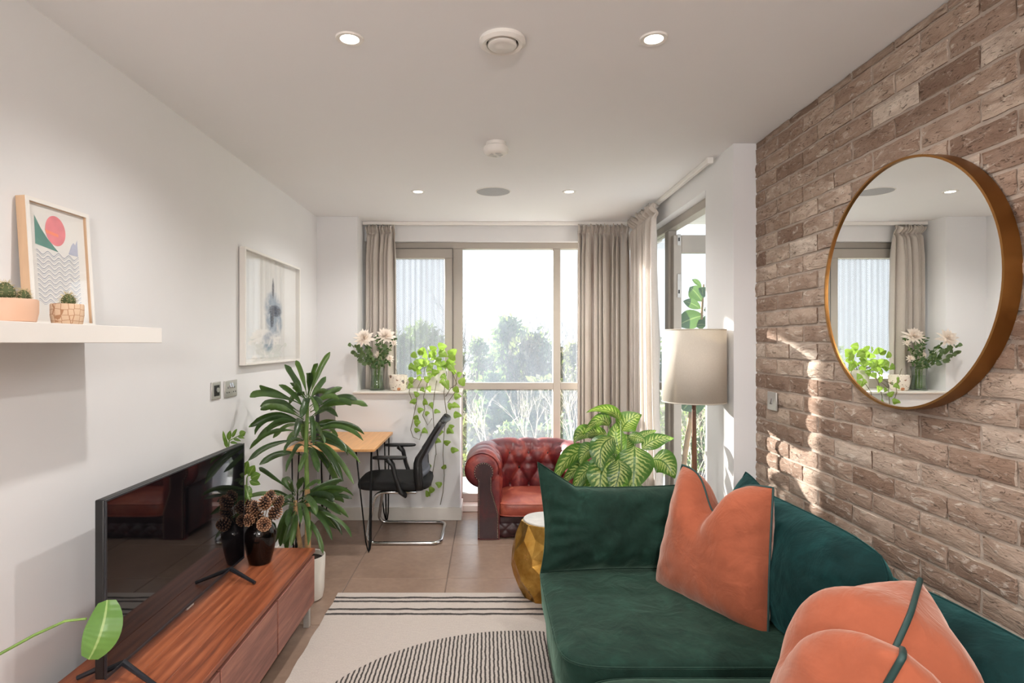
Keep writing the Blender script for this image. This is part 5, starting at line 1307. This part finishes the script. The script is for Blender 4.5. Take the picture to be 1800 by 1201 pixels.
# ------------------------------------------------------------------ dry shrubs on the balcony
def branchy(mb, p, d, L, r, depth, rr_, spread=0.6, n=3, droop=0.0):
    q = p + d*L; mid_ = (p+q)*0.5 + V((rr_.uniform(-1, 1), rr_.uniform(-1, 1), rr_.uniform(-1, 1)))*L*0.06
    mb.tube([p, mid_, q], [r, r*0.85, r*0.7], 4 if depth < 3 else 5, cap=False)
    if depth == 0: return
    for k in range(n):
        t = rr_.uniform(0.45, 1.0) if k else 1.0
        nd = (d + V((rr_.uniform(-1, 1), rr_.uniform(-1, 1), rr_.uniform(-0.6, 0.9-droop)))*spread).normalized()
        branchy(mb, p.lerp(q, t), nd, L*rr_.uniform(0.55, 0.8), r*0.62, depth-1, rr_, spread, n, droop)
shr = [(940, 5.75, 0.95, 'bleached dry shrub in a balcony trough behind the armchair'), (860, 5.60, 0.80, 'small bare twig plant outside the lower pane by the wall'), (1000, 5.9, 1.0, 'dry twigs outside the narrow pane beside the curtain')]
for k, (x, Y, h, lab) in enumerate(shr):
    c = V(((x-VX)*Y/F, Y, -0.04)); o = thing('dry_shrub', c, lab, 'shrub', 'dry shrubs on the balcony'); rr_ = random.Random(40+k); mb = MB()
    for i in range(4 if k != 1 else 2):
        branchy(mb, c+V((rr_.uniform(-.08, .08), rr_.uniform(-.08, .08), 0.22)), V((rr_.uniform(-.35, .35), rr_.uniform(-.3, .3), 1)).normalized(), h*0.40, 0.0022, 3, rr_, 0.5, 3)
    build('branches', mb, M['twig'], o)
    build('pot', MB().lathe(c, [(0.11, 0), (0.14, 0.26), (0.13, 0.26), (0.12, 0.24), (0.001, 0.24)], 20, True, True), M['pot_grey'], o, smooth=True)
for k, (x, Y) in enumerate(((1225, 5.3), (1300, 5.6))):
    c = V(((x-VX)*Y/F, Y, -0.04)); o = thing('dry_shrub', c, ('tangle of bleached twigs seen under the lampshade through the open door' if k == 0 else 'outer bleached twig shrub on the side balcony'), 'shrub', 'dry shrubs on the balcony'); rr_ = random.Random(60+k); mb = MB()
    for i in range(6): branchy(mb, c+V((rr_.uniform(-.1, .1), rr_.uniform(-.1, .1), 0.2)), V((rr_.uniform(-.6, .6), rr_.uniform(-.4, .4), 1)).normalized(), 0.36, 0.0026, 3, rr_, 0.7, 3)
    build('branches', mb, M['twig'], o)
    build('pot', MB().lathe(c, [(0.11, 0), (0.14, 0.24), (0.13, 0.24), (0.12, 0.22), (0.001, 0.22)], 20, True, True), M['pot_grey'], o, smooth=True)

# ------------------------------------------------------------------ trees beyond the balcony
def leafy(name, label, c, topz, w, n, mat, seed, lobes=9, ls=0.22):
    c = V(c); o = thing(name, c, label, 'tree', 'trees beyond the balcony'); rr_ = random.Random(seed); hh = topz-c.z
    mb = MB(); mb.tube([c, c+V((0.1, 0, hh*0.4)), c+V((0, 0, hh*0.8))], [0.18, 0.13, 0.05], 8)
    cl = []
    for k in range(lobes):
        f = k/(lobes-1); a = rr_.uniform(0, 6.28); rad = w*0.5*math.sin(PI*(0.25+0.7*f))*rr_.uniform(0.25, 0.7)
        cl.append((c+V((rad*math.cos(a), rad*math.sin(a), hh*(0.22+0.70*f))), w*rr_.uniform(0.20, 0.32)*(1.15-0.5*f)))
        mb.tube([c+V((0, 0, hh*(0.12+0.55*f))), cl[-1][0]], [0.05, 0.02], 5, cap=False)
    build('trunk', mb, M['bark'], o, smooth=True)
    lb = MB()
    for i in range(n):
        cc, r_ = cl[i % lobes]; d = V((rr_.gauss(0, 1), rr_.gauss(0, 1), rr_.gauss(0, 1))).normalized(); p = cc+d*r_*rr_.uniform(0.5, 1.05)
        u = V((rr_.uniform(-1, 1), rr_.uniform(-1, 1), rr_.uniform(-1, 1))).normalized(); v_ = u.orthogonal().normalized(); s_ = ls*rr_.uniform(0.5, 1.1)
        lb.add([p, p+u*s_*0.5+v_*s_*0.28, p+u*s_, p+u*s_*0.5-v_*s_*0.28], [(0, 1, 2, 3)], [(0.5, 0), (1, .5), (.5, 1), (0, .5)])
    build('foliage', lb, mat, o, kind='stuff')
def tpos(x, Y): return V(((x-VX)*Y/F, Y, -8.0))
def tz(y, Y): return EYE-(y-VY)*Y/F
T_ = [(885, 24, 545, 3.0, 5200, 'treeleaf', 'tall pale evergreen tree in the middle of the big window'), (838, 30, 585, 2.6, 3200, 'treeleaf', 'dim evergreen at the wall side of the big window'),
      (925, 22, 580, 2.6, 4200, 'treeleaf_b', 'brownish leafy tree in front of the bare trees'), (858, 17, 640, 2.6, 4200, 'treeleaf', 'low green bush below the evergreen'),
      (950, 16, 655, 2.8, 4200, 'treeleaf_b', 'low brown bush under the bare trees'), (745, 26, 560, 3.6, 3800, 'treeleaf', 'evergreen seen through the dotted voile'),
      (700, 24, 575, 3.0, 2600, 'treeleaf', 'evergreen at the short curtain, behind the voile'), (790, 22, 600, 2.6, 3000, 'treeleaf', 'evergreen half hidden by the window mullion'),
      (1010, 26, 590, 3.2, 3000, 'treeleaf_b', 'leafy brown tree partly behind the long curtain'), (1230, 28, 640, 4.5, 2600, 'treeleaf', 'low evergreen seen through the open door'),
      (905, 13, 720, 3.0, 4000, 'treeleaf', 'lowest bush just above the armchair back'), (830, 13, 715, 2.4, 3000, 'treeleaf_b', 'lowest brown bush beside the window wall'), (985, 13, 715, 2.4, 3000, 'treeleaf', 'lowest bush beyond the narrow pane')]
for k, (x, Y, y, w, n_, mt, lab) in enumerate(T_): leafy('leafy_tree', lab, tpos(x, Y), tz(y, Y), w, n_, M[mt], 70+k, ls=0.30 if Y > 15 else 0.20)
B_ = [(968, 20, 520, 'tall bare tree rising beside the window mullion'), (950, 23, 535, 'bare tree just behind the tallest bare tree'), (997, 21, 535, 'bare tree in the narrow pane by the curtain'), (765, 19, 520, 'bare tree behind the dotted voile'), (915, 26, 560, 'small bare tree beside the evergreen')]
for k, (x, Y, y, lab) in enumerate(B_):
    c = tpos(x, Y); hh = tz(y, Y)-c.z; o = thing('bare_tree', c, lab, 'tree', 'bare trees beyond the balcony'); rr_ = random.Random(90+k); mb = MB()
    tp = c+V((rr_.uniform(-.2, .2), 0, hh*0.45)); mb.tube([c, c.lerp(tp, .5)+V((.1, 0, 0)), tp], [0.08, 0.06, 0.045], 7)
    for i in range(7):
        b = c.lerp(tp, 0.55+0.45*i/6); branchy(mb, b, V((rr_.uniform(-.5, .5), rr_.uniform(-.5, .5), 1)).normalized(), hh*0.21, 0.022, 5, rr_, 0.42, 3)
    build('branches', mb, M['bark'], o)
far_c = [(-30, 90, 16), (-12, 100, 18), (6, 95, 17), (24, 100, 18), (44, 90, 16), (-50, 100, 18), (64, 100, 18)]
fm = MB(); 
for k, (x, Y, w) in enumerate(far_c):
    leafy('leafy_tree', ['far tree line clump over the sill, wall side', 'far tree line clump behind the voile', 'far tree line clump behind the evergreen', 'far tree line clump behind the long curtain', 'far tree line clump past the balcony door', 'far tree line clump hidden past the column', 'outermost far tree line clump past the balcony'][k], (x, Y, -8.0), tz(592+3*(k % 3), Y), w, 2600, M['treeleaf'], 120+k, 14, 1.6)
